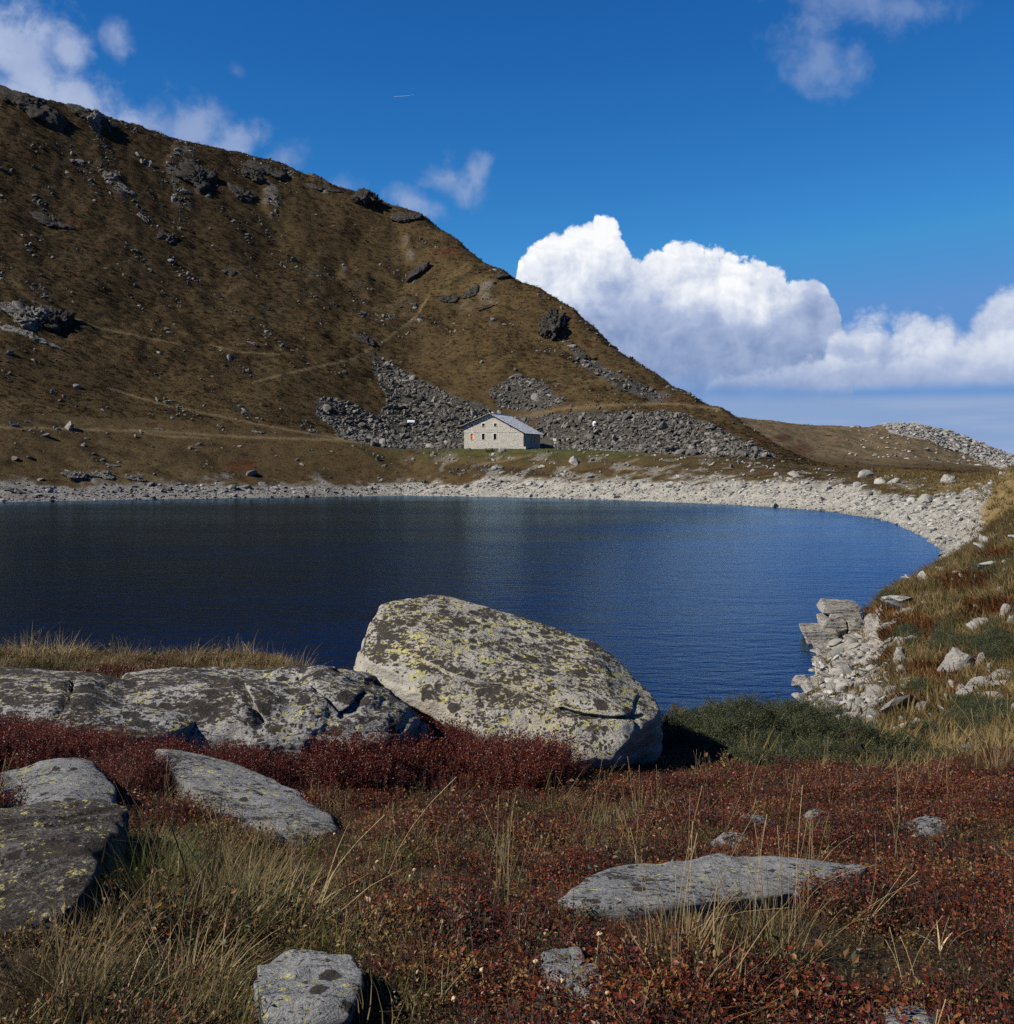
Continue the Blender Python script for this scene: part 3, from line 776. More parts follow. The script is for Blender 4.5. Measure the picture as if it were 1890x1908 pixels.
    for k, poly in enumerate(SCREE):
        s_ = inpoly(px + 9 * n2(X, Y, 5., 2, 50.), py + 6 * n2(X, Y, 5., 2, 51.), poly) & inm & (zone > 13.2) & (zone < 18.3)
        T[s_] = np.array((0.050, 0.047, 0.042))
    s_ = inpoly(px + 7 * n2(X, Y, 7., 2, 50.), py + 4 * n2(X, Y, 7., 2, 51.), FARSTONE) & (zone > 18.3)
    T[s_] = np.array((0.25, 0.24, 0.225))
    for line, w in PATHS:
        d = pdist(px, py, line)
        k = np.exp(-(d / (w * 1.3)) ** 2) * (Y > 100) * (zone < 20.2)
        T = T + (np.array((0.16, 0.122, 0.070)) - T) * (k * 0.5)[:, None]
    for e in REDS:
        k = sstep(ellm(px, py, e) + 0.35 * n2(X, Y, 4., 3, 61.), 0.1, 0.45) * (Y > 100)
        T = T + (np.array((0.060, 0.025, 0.012)) - T) * (k * 0.7)[:, None]
    # bare rock on the ribs
    rk = sstep(rib, 0.22, 0.40) * sstep(zone, 15.6, 16.6) * (1 - sstep(zone, 18.1, 18.6)) * (1 - sstep(X / np.maximum(Y, 1), 0.19, 0.25)) * sstep(n2(X, Y, 4., 3, 71.), -0.05, 0.2)
    T = T + (np.array((0.12, 0.112, 0.10)) - T) * rk[:, None] * 0.8
    # peaty soil close by
    nr = 1 - sstep(zone, 4.6, 5.0)
    T = T + (np.array((0.030, 0.021, 0.013)) - T) * nr[:, None]
    # behind the photographer
    bx, by = np.meshgrid(np.linspace(-500, 500, 21), np.array((-500, -200, -60, -15, -3, 0.8)))
    bz = 5.75 + 0.0 * bx + 0.06 * np.maximum(-by, 0)
    nb = len(X)
    bi = nb + np.arange(5)[:, None] * 21 + np.arange(20)[None]
    bf = np.stack([bi, bi + 1, bi + 22, bi + 21], -1).reshape(-1, 4)
    V = np.concatenate([np.stack([X, Y, z], 1), np.stack([bx.ravel(), by.ravel() , bz.ravel() - 0.02], 1)])
    Tc = np.concatenate([T, np.tile((0.08, 0.055, 0.025), (bx.size, 1))])
    me = np_mesh('ground', V, np.concatenate([fc, bf]), M['ground'])
    a = me.color_attributes.new('tint', 'FLOAT_COLOR', 'POINT')
    a.data.foreach_set('color', np.concatenate([Tc, np.ones((len(Tc), 1))], 1).astype(np.float32).ravel())
    o = link('ground', me)
    tag(o, 'brown grassy mountainside, stony lake shore and heath in the foreground', 'ground', kind='structure')
build_ground()

def build_water():
    me = bpy.data.meshes.new('water')
    me.from_pydata([(-420, 12, 0), (11, 12, 0), (75, 60, 0), (75, 250, 0), (-420, 250, 0)], [], [(0, 1, 2, 3, 4)])
    me.materials.append(M['water'])
    tag(link('water', me), 'dark blue mountain lake with small ripples', 'water', kind='structure')
build_water()

# ------------------------------------------------------------------ rock building
_ico = {}
def ico(sub):
    if sub not in _ico:
        bm = bmesh.new()
        bmesh.ops.create_icosphere(bm, subdivisions=sub, radius=1)
        bm.verts.ensure_lookup_table()
        v = np.array([x.co[:] for x in bm.verts]); f = np.array([[q.index for q in fc.verts] for fc in bm.faces])
        bm.free()
        _ico[sub] = (v / np.linalg.norm(v, axis=1)[:, None], f)
    return _ico[sub]

def hull_planes(pts):
    bm = bmesh.new()
    for p in pts: bm.verts.new(p)
    bmesh.ops.convex_hull(bm, input=bm.verts)
    bm.normal_update()
    c = np.mean(np.asarray(pts), 0)
    out = []
    for f in bm.faces:
        n = np.array(f.normal[:]); h = float(np.dot(n, np.array(f.verts[0].co[:]) - c))
        if h < 0: n, h = -n, -h
        if h > 1e-4: out.append((*n, h))
    bm.free()
    return c, np.array(out)

FOOT = []     # rock footprints: plants keep off them (centre, planes)
def hull_rock(name, pts, mat, sub=5, rough=0.04, fr=2.0, strata=0.0, tilt=(0.1, 0.15, 1.0), sfreq=7.0, p=22, cracks=(), seed=0.0, foot=True, parent=None, expand=1.0, lump=0.0, root=0.3, facets=0, fdep=(0.03, 0.08), flat=False):
    """a rock whose body is the rounded hull of measured points, roughened in depth"""
    pts = np.asarray(pts, float)
    if foot:
        lo = pts[pts[:, 2] <= np.quantile(pts[:, 2], 0.4)].copy()
        mid_ = pts[:, :2].mean(0)
        lo[:, :2] = mid_ + (lo[:, :2] - mid_) * 0.93; lo[:, 2] -= root
        pts = np.concatenate([pts, lo])
    c, pl = hull_planes(pts)
    ext = (pts.max(0) - pts.min(0)) / 2
    if facets:
        fr_ = np.random.default_rng(int(seed * 7) + 11)
        fn = fr_.normal(size=(facets, 3)); fn[:, 1] = -np.abs(fn[:, 1]); fn[:, 0] = np.minimum(fn[:, 0], 0.35); fn /= np.linalg.norm(fn, axis=1)[:, None]
        sup = ((pts - c) @ fn.T).max(0)
        pl = np.concatenate([pl, np.concatenate([fn, (sup * (1 - fr_.uniform(*fdep, facets)))[:, None]], 1)])
    d, f = ico(sub)
    d = d * ext; d = d / np.linalg.norm(d, axis=1)[:, None]
    r = np.zeros(len(d))
    for n0 in range(0, len(d), 20000):
        q = np.maximum(d[n0:n0 + 20000] @ pl[:, :3].T, 0) / pl[:, 3]
        r[n0:n0 + 20000] = (q ** p).sum(1) ** (-1 / p)
    r = r * expand
    v = d * r[:, None]
    w = v + c
    size = float(ext.max())
    disp = rough * fbm(w * fr + seed, 5, 0.55)
    if lump: disp = disp + lump * fbm(w * (0.9 / max(size, 0.2)) * 1.6 + seed + 5, 3, 0.5)
    if strata:
        t = np.array(tilt, float); t /= np.linalg.norm(t)
        q = (w @ t) * sfreq + 0.8 * fbm(w * 1.3 + seed, 3)
        s = q - np.floor(q)
        disp = disp - strata * (sstep(s, 0.0, 0.18) * (1 - sstep(s, 0.18, 0.95)) + 0.4 * perlin(w * np.array((2, 2, 14)) + seed))
    if cracks:
        px, py = proj(w[:, 0], w[:, 1], w[:, 2])
        front = d[:, 1] < 0.45
        for line, wpx, dep in cracks:
            k = np.exp(-(pdist(px, py, line) / wpx) ** 2) * front
            disp = disp - dep * k
    v = d * np.maximum(r + disp, 0.02)[:, None]
    base = c.copy(); base[2] = float(pts[:, 2].min())
    me = np_mesh(name, v + (c - base), f, mat, not flat)
    o = link(name, me, parent)
    o.location = base if parent is None else base - np.array(parent.location[:])
    if foot: FOOT.append((c, pl, size))
    return o
def on_rock(X, Y, Z, grow=0.0, tall=0.0):
    if tall:
        k = on_rock(X, Y, Z, grow)
        for t in np.arange(0.12, tall + .01, 0.12): k |= on_rock(X, Y, Z + t, grow - .02)
        return k
    k = np.zeros(len(X), bool)
    P_ = np.stack([X, Y, Z], 1)
    for c, pl, s in FOOT:
        near = (np.abs(X - c[0]) < s * 1.4 + 1) & (np.abs(Y - c[1]) < s * 1.4 + 1)
        if near.any():
            q = (P_[near] - c) @ pl[:, :3].T - pl[:, 3]
            k[np.where(near)[0][(q < grow).all(1)]] = True
    return k
def PT(px, py, Y): return ((px - CX) / F * Y, Y, H - (py - HY) / F * Y)

# --- the great lichen boulder
bould = [PT(955, 1428, 10.25), PT(1060, 1440, 10.15), PT(1180, 1432, 10.35), PT(1205, 1400, 10.5),
         PT(775, 1314, 10.75), PT(860, 1362, 10.5), PT(905, 1388, 10.4), PT(700, 1262, 11.0), PT(645, 1243, 11.4), PT(652, 1215, 11.5),
         PT(672, 1170, 11.8), PT(700, 1126, 12.1), PT(715, 1122, 12.2), PT(796, 1106, 12.45), PT(850, 1112, 12.5), PT(905, 1130, 12.4), PT(1000, 1163, 12.3), PT(1104, 1193, 12.1),
         PT(1165, 1232, 11.8), PT(1218, 1285, 11.5), PT(1234, 1330, 11.2), PT(1205, 1338, 10.62), PT(1000, 1284, 10.75), PT(860, 1240, 11.0),
         PT(1241, 1376, 11.7), PT(1236, 1424, 11.6), PT(720, 1180, 13.6), PT(810, 1150, 14.0), PT(1000, 1195, 14.0), PT(1140, 1262, 13.4), PT(1228, 1360, 12.4), PT(900, 1400, 13.2), PT(1200, 1425, 12.0)]
o = hull_rock('boulder', bould, M['boulder'], sub=7, rough=0.045, fr=2.0, strata=0.016, tilt=(0.25, 0.1, 1), sfreq=5.0, p=140, root=0.0,
    cracks=[([(785, 1232), (840, 1258), (885, 1272), (930, 1276), (990, 1296), (1050, 1322)], 1.8, 0.05), ([(1050, 1322), (1090, 1334), (1140, 1340), (1198, 1336)], 3.6, 0.12),
            ([(815, 1198), (850, 1203), (880, 1195), (895, 1190)], 1.8, 0.035), ([(888, 1145), (890, 1160)], 2.0, 0.03), ([(690, 1180), (740, 1214), (750, 1214)], 1.8, 0.03),
            ([(1192, 1300), (1184, 1335), (1190, 1360)], 3.0, 0.05)], lump=0.04, seed=2.0, facets=16, fdep=(0.03, 0.12))
tag(o, 'huge rounded grey boulder covered in yellow-green lichen at the edge of the lake', 'boulder')

# --- the long outcrop on the left, two swells of one ledge
L1 = [PT(-120, 1330, 8.6), PT(-120, 1260, 9.4), PT(-120, 1240, 10.4), PT(40, 1236, 10.0), PT(95, 1243, 9.9), PT(140, 1250, 9.9), PT(230, 1262, 9.9), PT(330, 1290, 9.8), PT(380, 1330, 9.3), PT(330, 1372, 8.7), PT(150, 1395, 8.3),
      PT(40, 1380, 8.4), PT(95, 1340, 8.5), PT(150, 1300, 8.9), PT(40, 1262, 11.0), PT(200, 1290, 11.0), PT(100, 1420, 8.7), PT(300, 1420, 9.0)]
L2 = [PT(205, 1252, 10.4), PT(255, 1240, 10.5), PT(350, 1246, 10.5), PT(430, 1252, 10.4), PT(520, 1250, 10.4), PT(600, 1243, 10.5), PT(668, 1239, 10.6), PT(712, 1248, 10.6), PT(750, 1275, 10.4), PT(790, 1320, 10.1), PT(815, 1358, 9.7),
      PT(700, 1385, 9.2), PT(500, 1400, 9.0), PT(300, 1390, 8.9), PT(215, 1370, 8.9), PT(180, 1300, 9.3), PT(380, 1275, 9.6), PT(600, 1290, 9.5), PT(740, 1310, 9.7), PT(300, 1280, 11.6), PT(640, 1280, 11.8), PT(780, 1380, 10.9)]
ro = empty('rock_outcrop', (-2.2, 9.6, 4.6))
tag(ro, 'long low grey outcrop with black and yellow lichen behind the red shrubs', 'rock outcrop')
hull_rock('rock_body', L2, M['outcrop'], sub=7, rough=0.11, fr=1.7, strata=0.035, tilt=(-0.2, 0.25, 1), sfreq=4.5, p=30, lump=0.16, seed=11.0, parent=ro,
    cracks=[([(450, 1275), (470, 1310), (490, 1345)], 5, 0.12), ([(560, 1258), (600, 1290), (640, 1330)], 3.5, 0.08), ([(640, 1335), (668, 1312), (676, 1295)], 6, 0.14), ([(700, 1250), (760, 1300), (800, 1345)], 4, 0.05)])
hull_rock('rock_shoulder', L1, M['outcrop'], sub=6, rough=0.07, fr=1.4, strata=0.02, tilt=(-0.3, 0.2, 1), sfreq=4.0, p=26, lump=0.10, seed=5.0, parent=ro, cracks=[([(140, 1250), (130, 1300), (100, 1340)], 4, 0.08)])

# --- slabs and stones in the heath
def rock_from(name, label, pts, mat, **kw):
    o = hull_rock(name, [PT(*q) for q in pts], M[mat], **kw)
    return tag(o, label, 'rock')
rock_from('rock_slab', 'grey slab sloping down to the right between banks of red shrubs', [(282, 1391, 8.0), (330, 1393, 8.1), (430, 1418, 7.9), (510, 1446, 7.6), (565, 1475, 7.3), (612, 1512, 6.9), (640, 1546, 6.5), (610, 1570, 6.3), (560, 1585, 6.2), (500, 1570, 6.3), (430, 1545, 6.5),
    (375, 1510, 6.75), (335, 1470, 7.05), (310, 1430, 7.5), (300, 1450, 8.4), (560, 1530, 7.6), (640, 1580, 6.9), (420, 1600, 6.9)], 'slab', sub=6, rough=0.035, fr=2.6, strata=0.022, tilt=(0.3, 0.45, 1), sfreq=9, p=70, lump=0.03, seed=3., facets=10, fdep=(.04, .15))
rock_from('rock', 'pale rounded grey rock half buried in red shrubs on the left', [(-60, 1452, 6.65), (0, 1443, 6.74), (60, 1425, 6.84), (130, 1412, 6.89), (170, 1416, 6.84), (200, 1440, 6.65), (222, 1470, 6.37), (215, 1520, 5.98), (120, 1500, 5.89), (0, 1520, 5.89), (-60, 1540, 5.89), (-40, 1480, 7.60), (180, 1470, 7.50), (80, 1540, 6.27)],
    'slab', sub=6, rough=0.03, fr=2.4, strata=0.006, sfreq=10, p=60, lump=0.04, seed=8., facets=8, fdep=(.04, .15))
rock_from('rock', 'dark lichen-speckled rock at the left, upper of the two stacked ones', [(-60, 1510, 5.49), (0, 1500, 5.53), (100, 1492, 5.58), (180, 1488, 5.58), (245, 1498, 5.49), (236, 1560, 5.12), (215, 1625, 4.84), (190, 1580, 4.79), (90, 1565, 4.70), (0, 1575, 4.65), (-60, 1590, 4.65), (-60, 1600, 5.95), (200, 1560, 5.95), (100, 1690, 4.84), (220, 1650, 5.12)],
    'darkrock', sub=6, rough=0.035, fr=3.2, strata=0.018, tilt=(0.35, -0.3, 1), sfreq=13, p=80, lump=0.03, seed=4., facets=10, fdep=(.03, .12))
rock_from('rock', 'dark lichen-speckled rock at the left, lower and overhanging', [(-70, 1580, 4.48), (40, 1568, 4.51), (120, 1562, 4.48), (170, 1575, 4.39), (192, 1600, 4.30), (180, 1640, 4.18), (158, 1672, 4.07), (130, 1700, 4.00), (80, 1718, 3.95), (0, 1735, 3.91), (-70, 1750, 3.89), (-70, 1660, 5.07), (150, 1640, 4.80), (60, 1745, 4.25), (-40, 1760, 4.25)],
    'darkrock', sub=6, rough=0.03, fr=3.4, strata=0.014, tilt=(0.3, -0.5, 1), sfreq=14, p=80, lump=0.025, seed=14., facets=10, fdep=(.03, .12))
rock_from('rock', 'grey cracked stone with yellow lichen on top, in grass at the bottom', [(478, 1795, 3.45), (520, 1775, 3.52), (580, 1762, 3.56), (640, 1765, 3.54), (672, 1790, 3.45), (682, 1830, 3.32), (660, 1880, 3.14), (560, 1895, 3.10), (490, 1880, 3.14), (468, 1835, 3.29), (500, 1830, 3.89), (650, 1830, 3.89), (560, 1960, 3.19)],
    'slab', sub=6, rough=0.022, fr=4., strata=0.008, tilt=(0.1, 0.6, 1), sfreq=20, p=60, lump=0.02, seed=6., facets=9, fdep=(.03, .14))
rock_from('rock_slab', 'long pale rock back lying across the red heath on the right', [(1035, 1672, 4.31), (1070, 1655, 4.43), (1105, 1625, 4.60), (1160, 1607, 4.72), (1235, 1596, 4.81), (1300, 1602, 4.81), (1385, 1604, 4.81), (1415, 1597, 4.83), (1450, 1594, 4.87), (1540, 1600, 4.87), (1600, 1606, 4.83), (1632, 1622, 4.76), (1600, 1650, 4.60), (1500, 1660, 4.43),
    (1400, 1665, 4.36), (1290, 1680, 4.27), (1180, 1700, 4.20), (1090, 1708, 4.16), (1040, 1690, 4.20), (1100, 1680, 5.08), (1600, 1650, 5.24), (1300, 1760, 4.52)], 'slab', sub=6, rough=0.035, fr=2.6, strata=0.012, tilt=(0.2, 0.5, 1), sfreq=9, p=60, lump=0.05, seed=9., facets=8, fdep=(.03, .12))
rock_from('rock', 'low grey stone below the long pale rock, sunk in heath', [(1005, 1770, 3.70), (1040, 1756, 3.78), (1085, 1760, 3.78), (1110, 1790, 3.62), (1145, 1825, 3.40), (1150, 1850, 3.32), (1090, 1850, 3.28), (1040, 1815, 3.40), (1000, 1790, 3.53), (1050, 1830, 3.95), (1120, 1900, 3.53)],
    'slab', sub=5, rough=0.03, fr=4., strata=0.01, sfreq=18, p=18, lump=0.02, seed=16.)
rock_from('rock', 'dark grey stone cut off by the bottom edge, lower right', [(1640, 1868, 3.21), (1680, 1862, 3.25), (1730, 1880, 3.18), (1760, 1900, 3.08), (1710, 1925, 2.95), (1650, 1905, 2.99), (1690, 1910, 3.51), (1700, 1980, 3.08)],
    'slab', sub=5, rough=0.02, fr=5., strata=0.012, sfreq=24, p=18, seed=26.)
SMALLS = [
 ('flat pale stone topmost in the heath, below the juniper', 1285, 1500, 66, 18), ('pale flat stone left of the others in the right-hand heath', 1220, 1538, 66, 22),
 ('dark ragged stone in heather right of the flat pale stone', 1412, 1530, 52, 34), ('small pointed white stone in the red heath', 1532, 1517, 26, 26),
 ('small flat pale stone just above the long rock', 1374, 1576, 60, 16), ('thin low pale stone far to the right in red heath', 1742, 1550, 76, 14),
 ('small grey stone at the foot of the sloping slab', 520, 1575, 56, 20), ('little white stone to the right of the pointed one', 1618, 1531, 18, 14),
 ('half hidden grey stone at the right edge of the heath', 1880, 1648, 30, 12)]
for k, (lab, px, py, w, h) in enumerate(SMALLS):
    X, Y, Z = [float(q[0]) for q in hit(px, py + h * 0.5)]
    s = Y / F; hw, hh = max(w, 34) * s * 0.86, max(h * s * 0.22, .03)
    Z += 0.03
    r = np.random.default_rng(40 + k)
    pts = []
    for a in np.linspace(0, 2 * math.pi, 9)[:-1]:
        q = r.uniform(0.7, 1.15)
        pts += [(X + hw * q * math.cos(a), Y + 0.10 + hw * 0.7 * q * math.sin(a), Z - 0.02), (X + hw * (.1 + 0.5 * q * math.cos(a)), Y + 0.10 + hw * 0.4 * q * math.sin(a), Z + hh * r.uniform(0.5, 1.1))]
    tag(hull_rock('stone', pts, M['slab'], sub=4, rough=0.012, fr=6, strata=0.008, sfreq=22, p=160, seed=30. + k, flat=True, facets=7, fdep=(.08, .3)), lab, 'stone')
rock_from('rock', 'pale lichen-marked rock by the right edge, behind a grass tuft', [(1770, 1400, 13.0), (1800, 1384, 13.6), (1850, 1378, 13.8), (1862, 1395, 13.6), (1845, 1425, 12.9), (1790, 1425, 12.8), (1760, 1412, 12.8), (1820, 1400, 14.6), (1820, 1450, 13.3)], 'bankrock', sub=5, rough=0.05, fr=2., p=18, lump=0.06, seed=31.)
rock_from('rock', 'grey rock cut off by the right edge of the picture', [(1858, 1420, 11.6), (1880, 1385, 12.2), (1910, 1362, 12.6), (1960, 1360, 12.6), (1980, 1420, 11.8), (1950, 1450, 11.3), (1880, 1445, 11.3), (1920, 1400, 13.6), (1920, 1480, 11.8)], 'bankrock', sub=5, rough=0.06, fr=2., p=18, lump=0.06, seed=33.)

# ------------------------------------------------------------------ stone ledge on the right shore
SLABS = [  # outline of the front face in photo pixels, distance, depth of the slab, label
 ([(1535, 1142), (1541, 1129), (1592, 1131), (1608, 1134), (1606, 1145), (1560, 1144)], 46.0, 2.6, 'top flat slab of the shore ledge, jutting over the water'),
 ([(1549, 1155), (1551, 1145), (1578, 1145), (1606, 1146), (1606, 1155), (1570, 1156)], 45.7, 2.0, 'dark-fronted slab just under the top slab of the ledge'),
 ([(1534, 1172), (1535, 1158), (1545, 1156), (1577, 1157), (1579, 1170), (1578, 1184), (1558, 1180), (1540, 1176)], 45.0, 2.2, 'thick rounded block in the middle of the ledge'),
 ([(1582, 1180), (1583, 1158), (1600, 1156), (1618, 1160), (1618, 1182), (1596, 1184)], 45.0, 2.0, 'grey block to the right of the rounded ledge block'),
 ([(1620, 1180), (1621, 1164), (1632, 1155), (1650, 1158), (1653, 1176), (1646, 1182), (1630, 1183)], 44.0, 2.0, 'yellowish block at the landward end of the ledge'),
 ([(1498, 1177), (1520, 1176), (1560, 1178), (1566, 1184), (1562, 1192), (1530, 1193), (1507, 1191)], 44.2, 2.4, 'long pointed slab of the ledge, reaching farthest left'),
 ([(1505, 1194), (1530, 1194), (1577, 1193), (1598, 1192), (1597, 1199), (1570, 1203), (1520, 1204), (1510, 1203)], 44.0, 2.0, 'long slab beneath the pointed one, at the waterline'),
 ([(1519, 1206), (1550, 1205), (1572, 1206), (1570, 1213), (1535, 1216), (1524, 1214)], 42.6, 1.8, 'thin layered slab low on the ledge'),
 ([(1578, 1203), (1580, 1192), (1610, 1189), (1620, 1196), (1612, 1203), (1592, 1205)], 43.6, 1.6, 'small tilted slab under the ledge, by a grass tuft'),
 ([(1529, 1229), (1530, 1219), (1565, 1218), (1567, 1226), (1564, 1232), (1545, 1232)], 40.6, 1.6, 'broad grey slab below the ledge'),
 ([(1515, 1236), (1528, 1228), (1537, 1229), (1544, 1238), (1530, 1242)], 39.5, 1.0, 'pale slab leaning under the ledge at the water'),
 ([(1477, 1278), (1490, 1271), (1504, 1269), (1504, 1278), (1494, 1283)], 36.0, 1.2, 'sharp wedge of rock pointing into the lake'),
 ([(1505, 1298), (1512, 1284), (1535, 1274), (1553, 1273), (1551, 1288), (1530, 1300)], 34.3, 1.8, 'broad pale slab sloping into the lake'),
 ([(1588, 1281), (1598, 1268), (1630, 1259), (1652, 1262), (1652, 1270), (1630, 1282), (1605, 1284)], 34.0, 1.6, 'big grey tilted slab on the stony strand'),
 ([(1618, 1234), (1622, 1222), (1629, 1218), (1632, 1224), (1628, 1235)], 38.2, 0.6, 'upright white block on the gravel below the ledge'),
 ([(1479, 1256), (1484, 1252), (1490, 1253), (1489, 1258)], 38.4, 0.5, 'small block lying alone in the shallows'),
 ([(1556, 1314), (1578, 1305), (1584, 1308), (1574, 1316), (1560, 1320)], 30.8, 0.9, 'bright slab beside the edge of the juniper'),
]
for k, (outl, Yf, dep, lab) in enumerate(SLABS):
    fr_ = [PT(a, b_, Yf) for a, b_ in outl]
    r = np.random.default_rng(90 + k)
    bk = [(x * 1.0 + 0.18 * dep + r.uniform(-.1, .1), y + dep, z - 0.02) for x, y, z in fr_]
    mid = [(x, y + 0.15 * dep, z) for x, y, z in fr_]
    tag(hull_rock('ledge_slab', [(x, y + (0.12 if i % 2 else 0), z) for i, (x, y, z) in enumerate(fr_)] + mid + bk, M['ledge'], sub=5, rough=0.03, fr=2.5, strata=0.02, tilt=(0, 0.05, 1), sfreq=7, p=240, seed=50. + k, expand=1.04, flat=True, root=0.1), lab, 'rock slab')
# --- boulders and stones of the right bank
BANK = [
 (1790, 1234, 76, 48, 'largest boulder on the right bank, tilted up to the right'), (1828, 1232, 24, 28, 'pale upright stone just right of the largest bank boulder'),
 (1668, 1164, 20, 13, 'white block alone in grass right of the ledge'), (1767, 1174, 12, 8, 'small white stone above the tilted boulder'),
 (1820, 1138, 24, 20, 'slanting pale slab in the upper middle of the bank'), (1876, 1140, 28, 28, 'grey boulder on the upper bank near the frame edge'),
 (1884, 1158, 20, 16, 'small rock under the grey boulder near the frame edge'), (1822, 1282, 66, 24, 'long yellowish rock lying above the big juniper mat'),
 (1868, 1266, 56, 14, 'flat pale rock running off the right edge'), (1776, 1284, 24, 18, 'grey rock below the largest bank boulder'), (1792, 1290, 20, 20, 'leaning flake of rock left of the long yellowish one'),
 (1763, 1310, 16, 24, 'narrow pale rock standing among red heath'), (1722, 1326, 40, 18, 'broad pale slab in the stony patch low on the bank'), (1704, 1362, 28, 28, 'rounded grey boulder close behind the spreading juniper'),
 (1681, 1354, 24, 20, 'second rounded stone, left of the grey boulder'), (1650, 1336, 30, 16, 'flat rock among stones behind the juniper'), (1690, 1368, 16, 10, 'small stone leaning on the rounded grey boulder'),
 (1660, 1294, 34, 14, 'long low slab right of the big tilted strand slab'), (1676, 1222, 26, 30, 'tall rock beside the small juniper mat'), (1676, 1198, 28, 16, 'slanted slab above the small juniper mat'),
 (1756, 1062, 22, 11, 'pale slab on the brow of the bank, left one'), (1778, 1070, 22, 15, 'pale block on the brow of the bank, right one'), (1880, 1066, 26, 10, 'flat rock on the highest juniper, at the edge'),
 (1868, 1104, 30, 12, 'pale slab in the row of stones near the right edge'), (1838, 1118, 16, 9, 'small pale stone in the upper red heath'), (1727, 1116, 18, 10, 'pale stone in golden grass on the upper bank'),
 (1722, 1128, 18, 12, 'grey stone below the pale one in golden grass'), (1696, 1117, 20, 9, 'flat stone near the brow of the bank'), (1800, 1342, 17, 18, 'white jagged stone in the largest juniper mat'), (1766, 1388, 18, 14, 'small white stone beside the rock at the right edge'),
 (1632, 1318, 24, 12, 'pale flat stone in the gravel behind the juniper'), (1616, 1300, 22, 9, 'pale stone strip in the grass of the strand'), (1640, 1350, 20, 10, 'low stone at the rim of the spreading juniper'),
 (1600, 1328, 22, 10, 'white stone at the rim of the juniper'), (1735, 1342, 14, 9, 'small stone right of the broad pale slab'), (1842, 1250, 12, 22, 'thin standing stone in heath below the upright stone'),
 (1888, 1330, 14, 30, 'pale rock fragment at the right frame edge'), (1770, 890, 34, 22, 'big grey boulder on the saddle at the end of the lake'),
]
bx, by, bz = hit([q[0] for q in BANK], [q[1] + q[3] * 0.45 for q in BANK], y0=16)
for k, (px, py, w, h, lab) in enumerate(BANK):
    X, Y, Z = bx[k], by[k], bz[k]
    s = Y / F; hw, hh = w * s * 0.56, h * s
    Z += 0.10
    r = np.random.default_rng(140 + k)
    lean = r.uniform(0.1, 0.5) * hw
    pts = []
    for a in np.linspace(0, 2 * math.pi, 8)[:-1] + r.uniform(0, 1):
        q = r.uniform(0.75, 1.1)
        dd = min(hw, 1.2 * hh + 0.3)
        pts += [(X + hw * q * math.cos(a), Y + 0.6 * dd + dd * q * math.sin(a), Z - 0.2), (X + lean + hw * 0.62 * q * math.cos(a), Y + 0.6 * dd + 0.6 * dd * q * math.sin(a), Z + hh * r.uniform(0.25, 0.9))]
    tag(hull_rock('bank_rock', pts, M['bankrock'], sub=4, rough=0.10 * min(hw, hh), fr=1.6 / max(hw, .2), strata=0.05 * hh, sfreq=3.2 / max(hh, .15), tilt=(-0.5, 0.2, 1), p=160, seed=100. + k, flat=True, facets=5, fdep=(.05, .2)), lab, 'rock')

# ------------------------------------------------------------------ loose stones
def block_mesh(name, seed, sub, mat, stretch=(1, 1, .6), npl=7, p=70, smooth=False):
    r = np.random.default_rng(seed)
    d, f = ico(sub)
    n = r.normal(size=(npl, 3)); n /= np.linalg.norm(n, axis=1)[:, None]
    h = r.uniform(0.45, 0.9, npl)
    n = np.concatenate([n, np.eye(3), -np.eye(3)]); h = np.concatenate([h, np.ones(6) * 0.9])
    q = np.maximum(d @ n.T, 0) / h
    rr = (q ** p).sum(1) ** (-1 / p)
    v = d * rr[:, None] * np.array(stretch)
    v = v + 0.04 * fbm(v * 2.5 + seed, 3)[:, None] * d
    return np_mesh(name, v, f, mat, smooth)
ST = {}
for key, mat in (('shorestone', 'shorestone'), ('darkstone', 'darkstone'), ('scree', 'scree'), ('hillstone', 'hillstone'), ('bankstone', 'bankstone')):
    ST[key] = [block_mesh(key, 20 + i, 2, M[mat], (1, RNG.uniform(.6, 1), RNG.uniform(.35, .75))) for i in range(7)]
def eul(n, tilt=0.35):
    return np.stack([RNG.normal(0, tilt, n), RNG.normal(0, tilt, n), RNG.uniform(0, 6.283, n)], 1)
def individuals(name, meshes, P_, S_, R_, label, cat, group):
    src = [link(name, m) for m in meshes[:min(len(meshes), len(P_))]]
    for k in range(len(P_)):
        o = src[k] if k < len(src) else src[k % len(src)].copy()
        if k >= len(src): C.objects.link(o)
        o.location = P_[k]; o.scale = S_[k]; o.rotation_euler = R_[k]
        tag(o, label(P_[k], S_[k]) if callable(label) else label, cat, group)
def where_hill(px, py):
    v = 'under the skyline' if py < 160 + 0.42 * px + 70 else 'on the shore bank' if py > 815 else 'low on the slope' if py > 690 else 'halfway up the slope' if py > 500 else 'high on the slope'
    h = ('at the far left', 'right of the pale cliff', 'above the footpath', 'left of the scree', 'left of the house', 'above the house', 'right of the house', 'towards the right ridge')[int(np.clip(px // 170, 0, 7))]
    return v + ', ' + h
def big(s_, a, b_): return 'small' if s_ < a else 'middling' if s_ < b_ else 'large'
def lab_hill(P, S):
    px, py = proj(P[0], P[1], P[2]); return '%s weathered rock %s' % (big(S[0], .8, 1.2), where_hill(px, py))
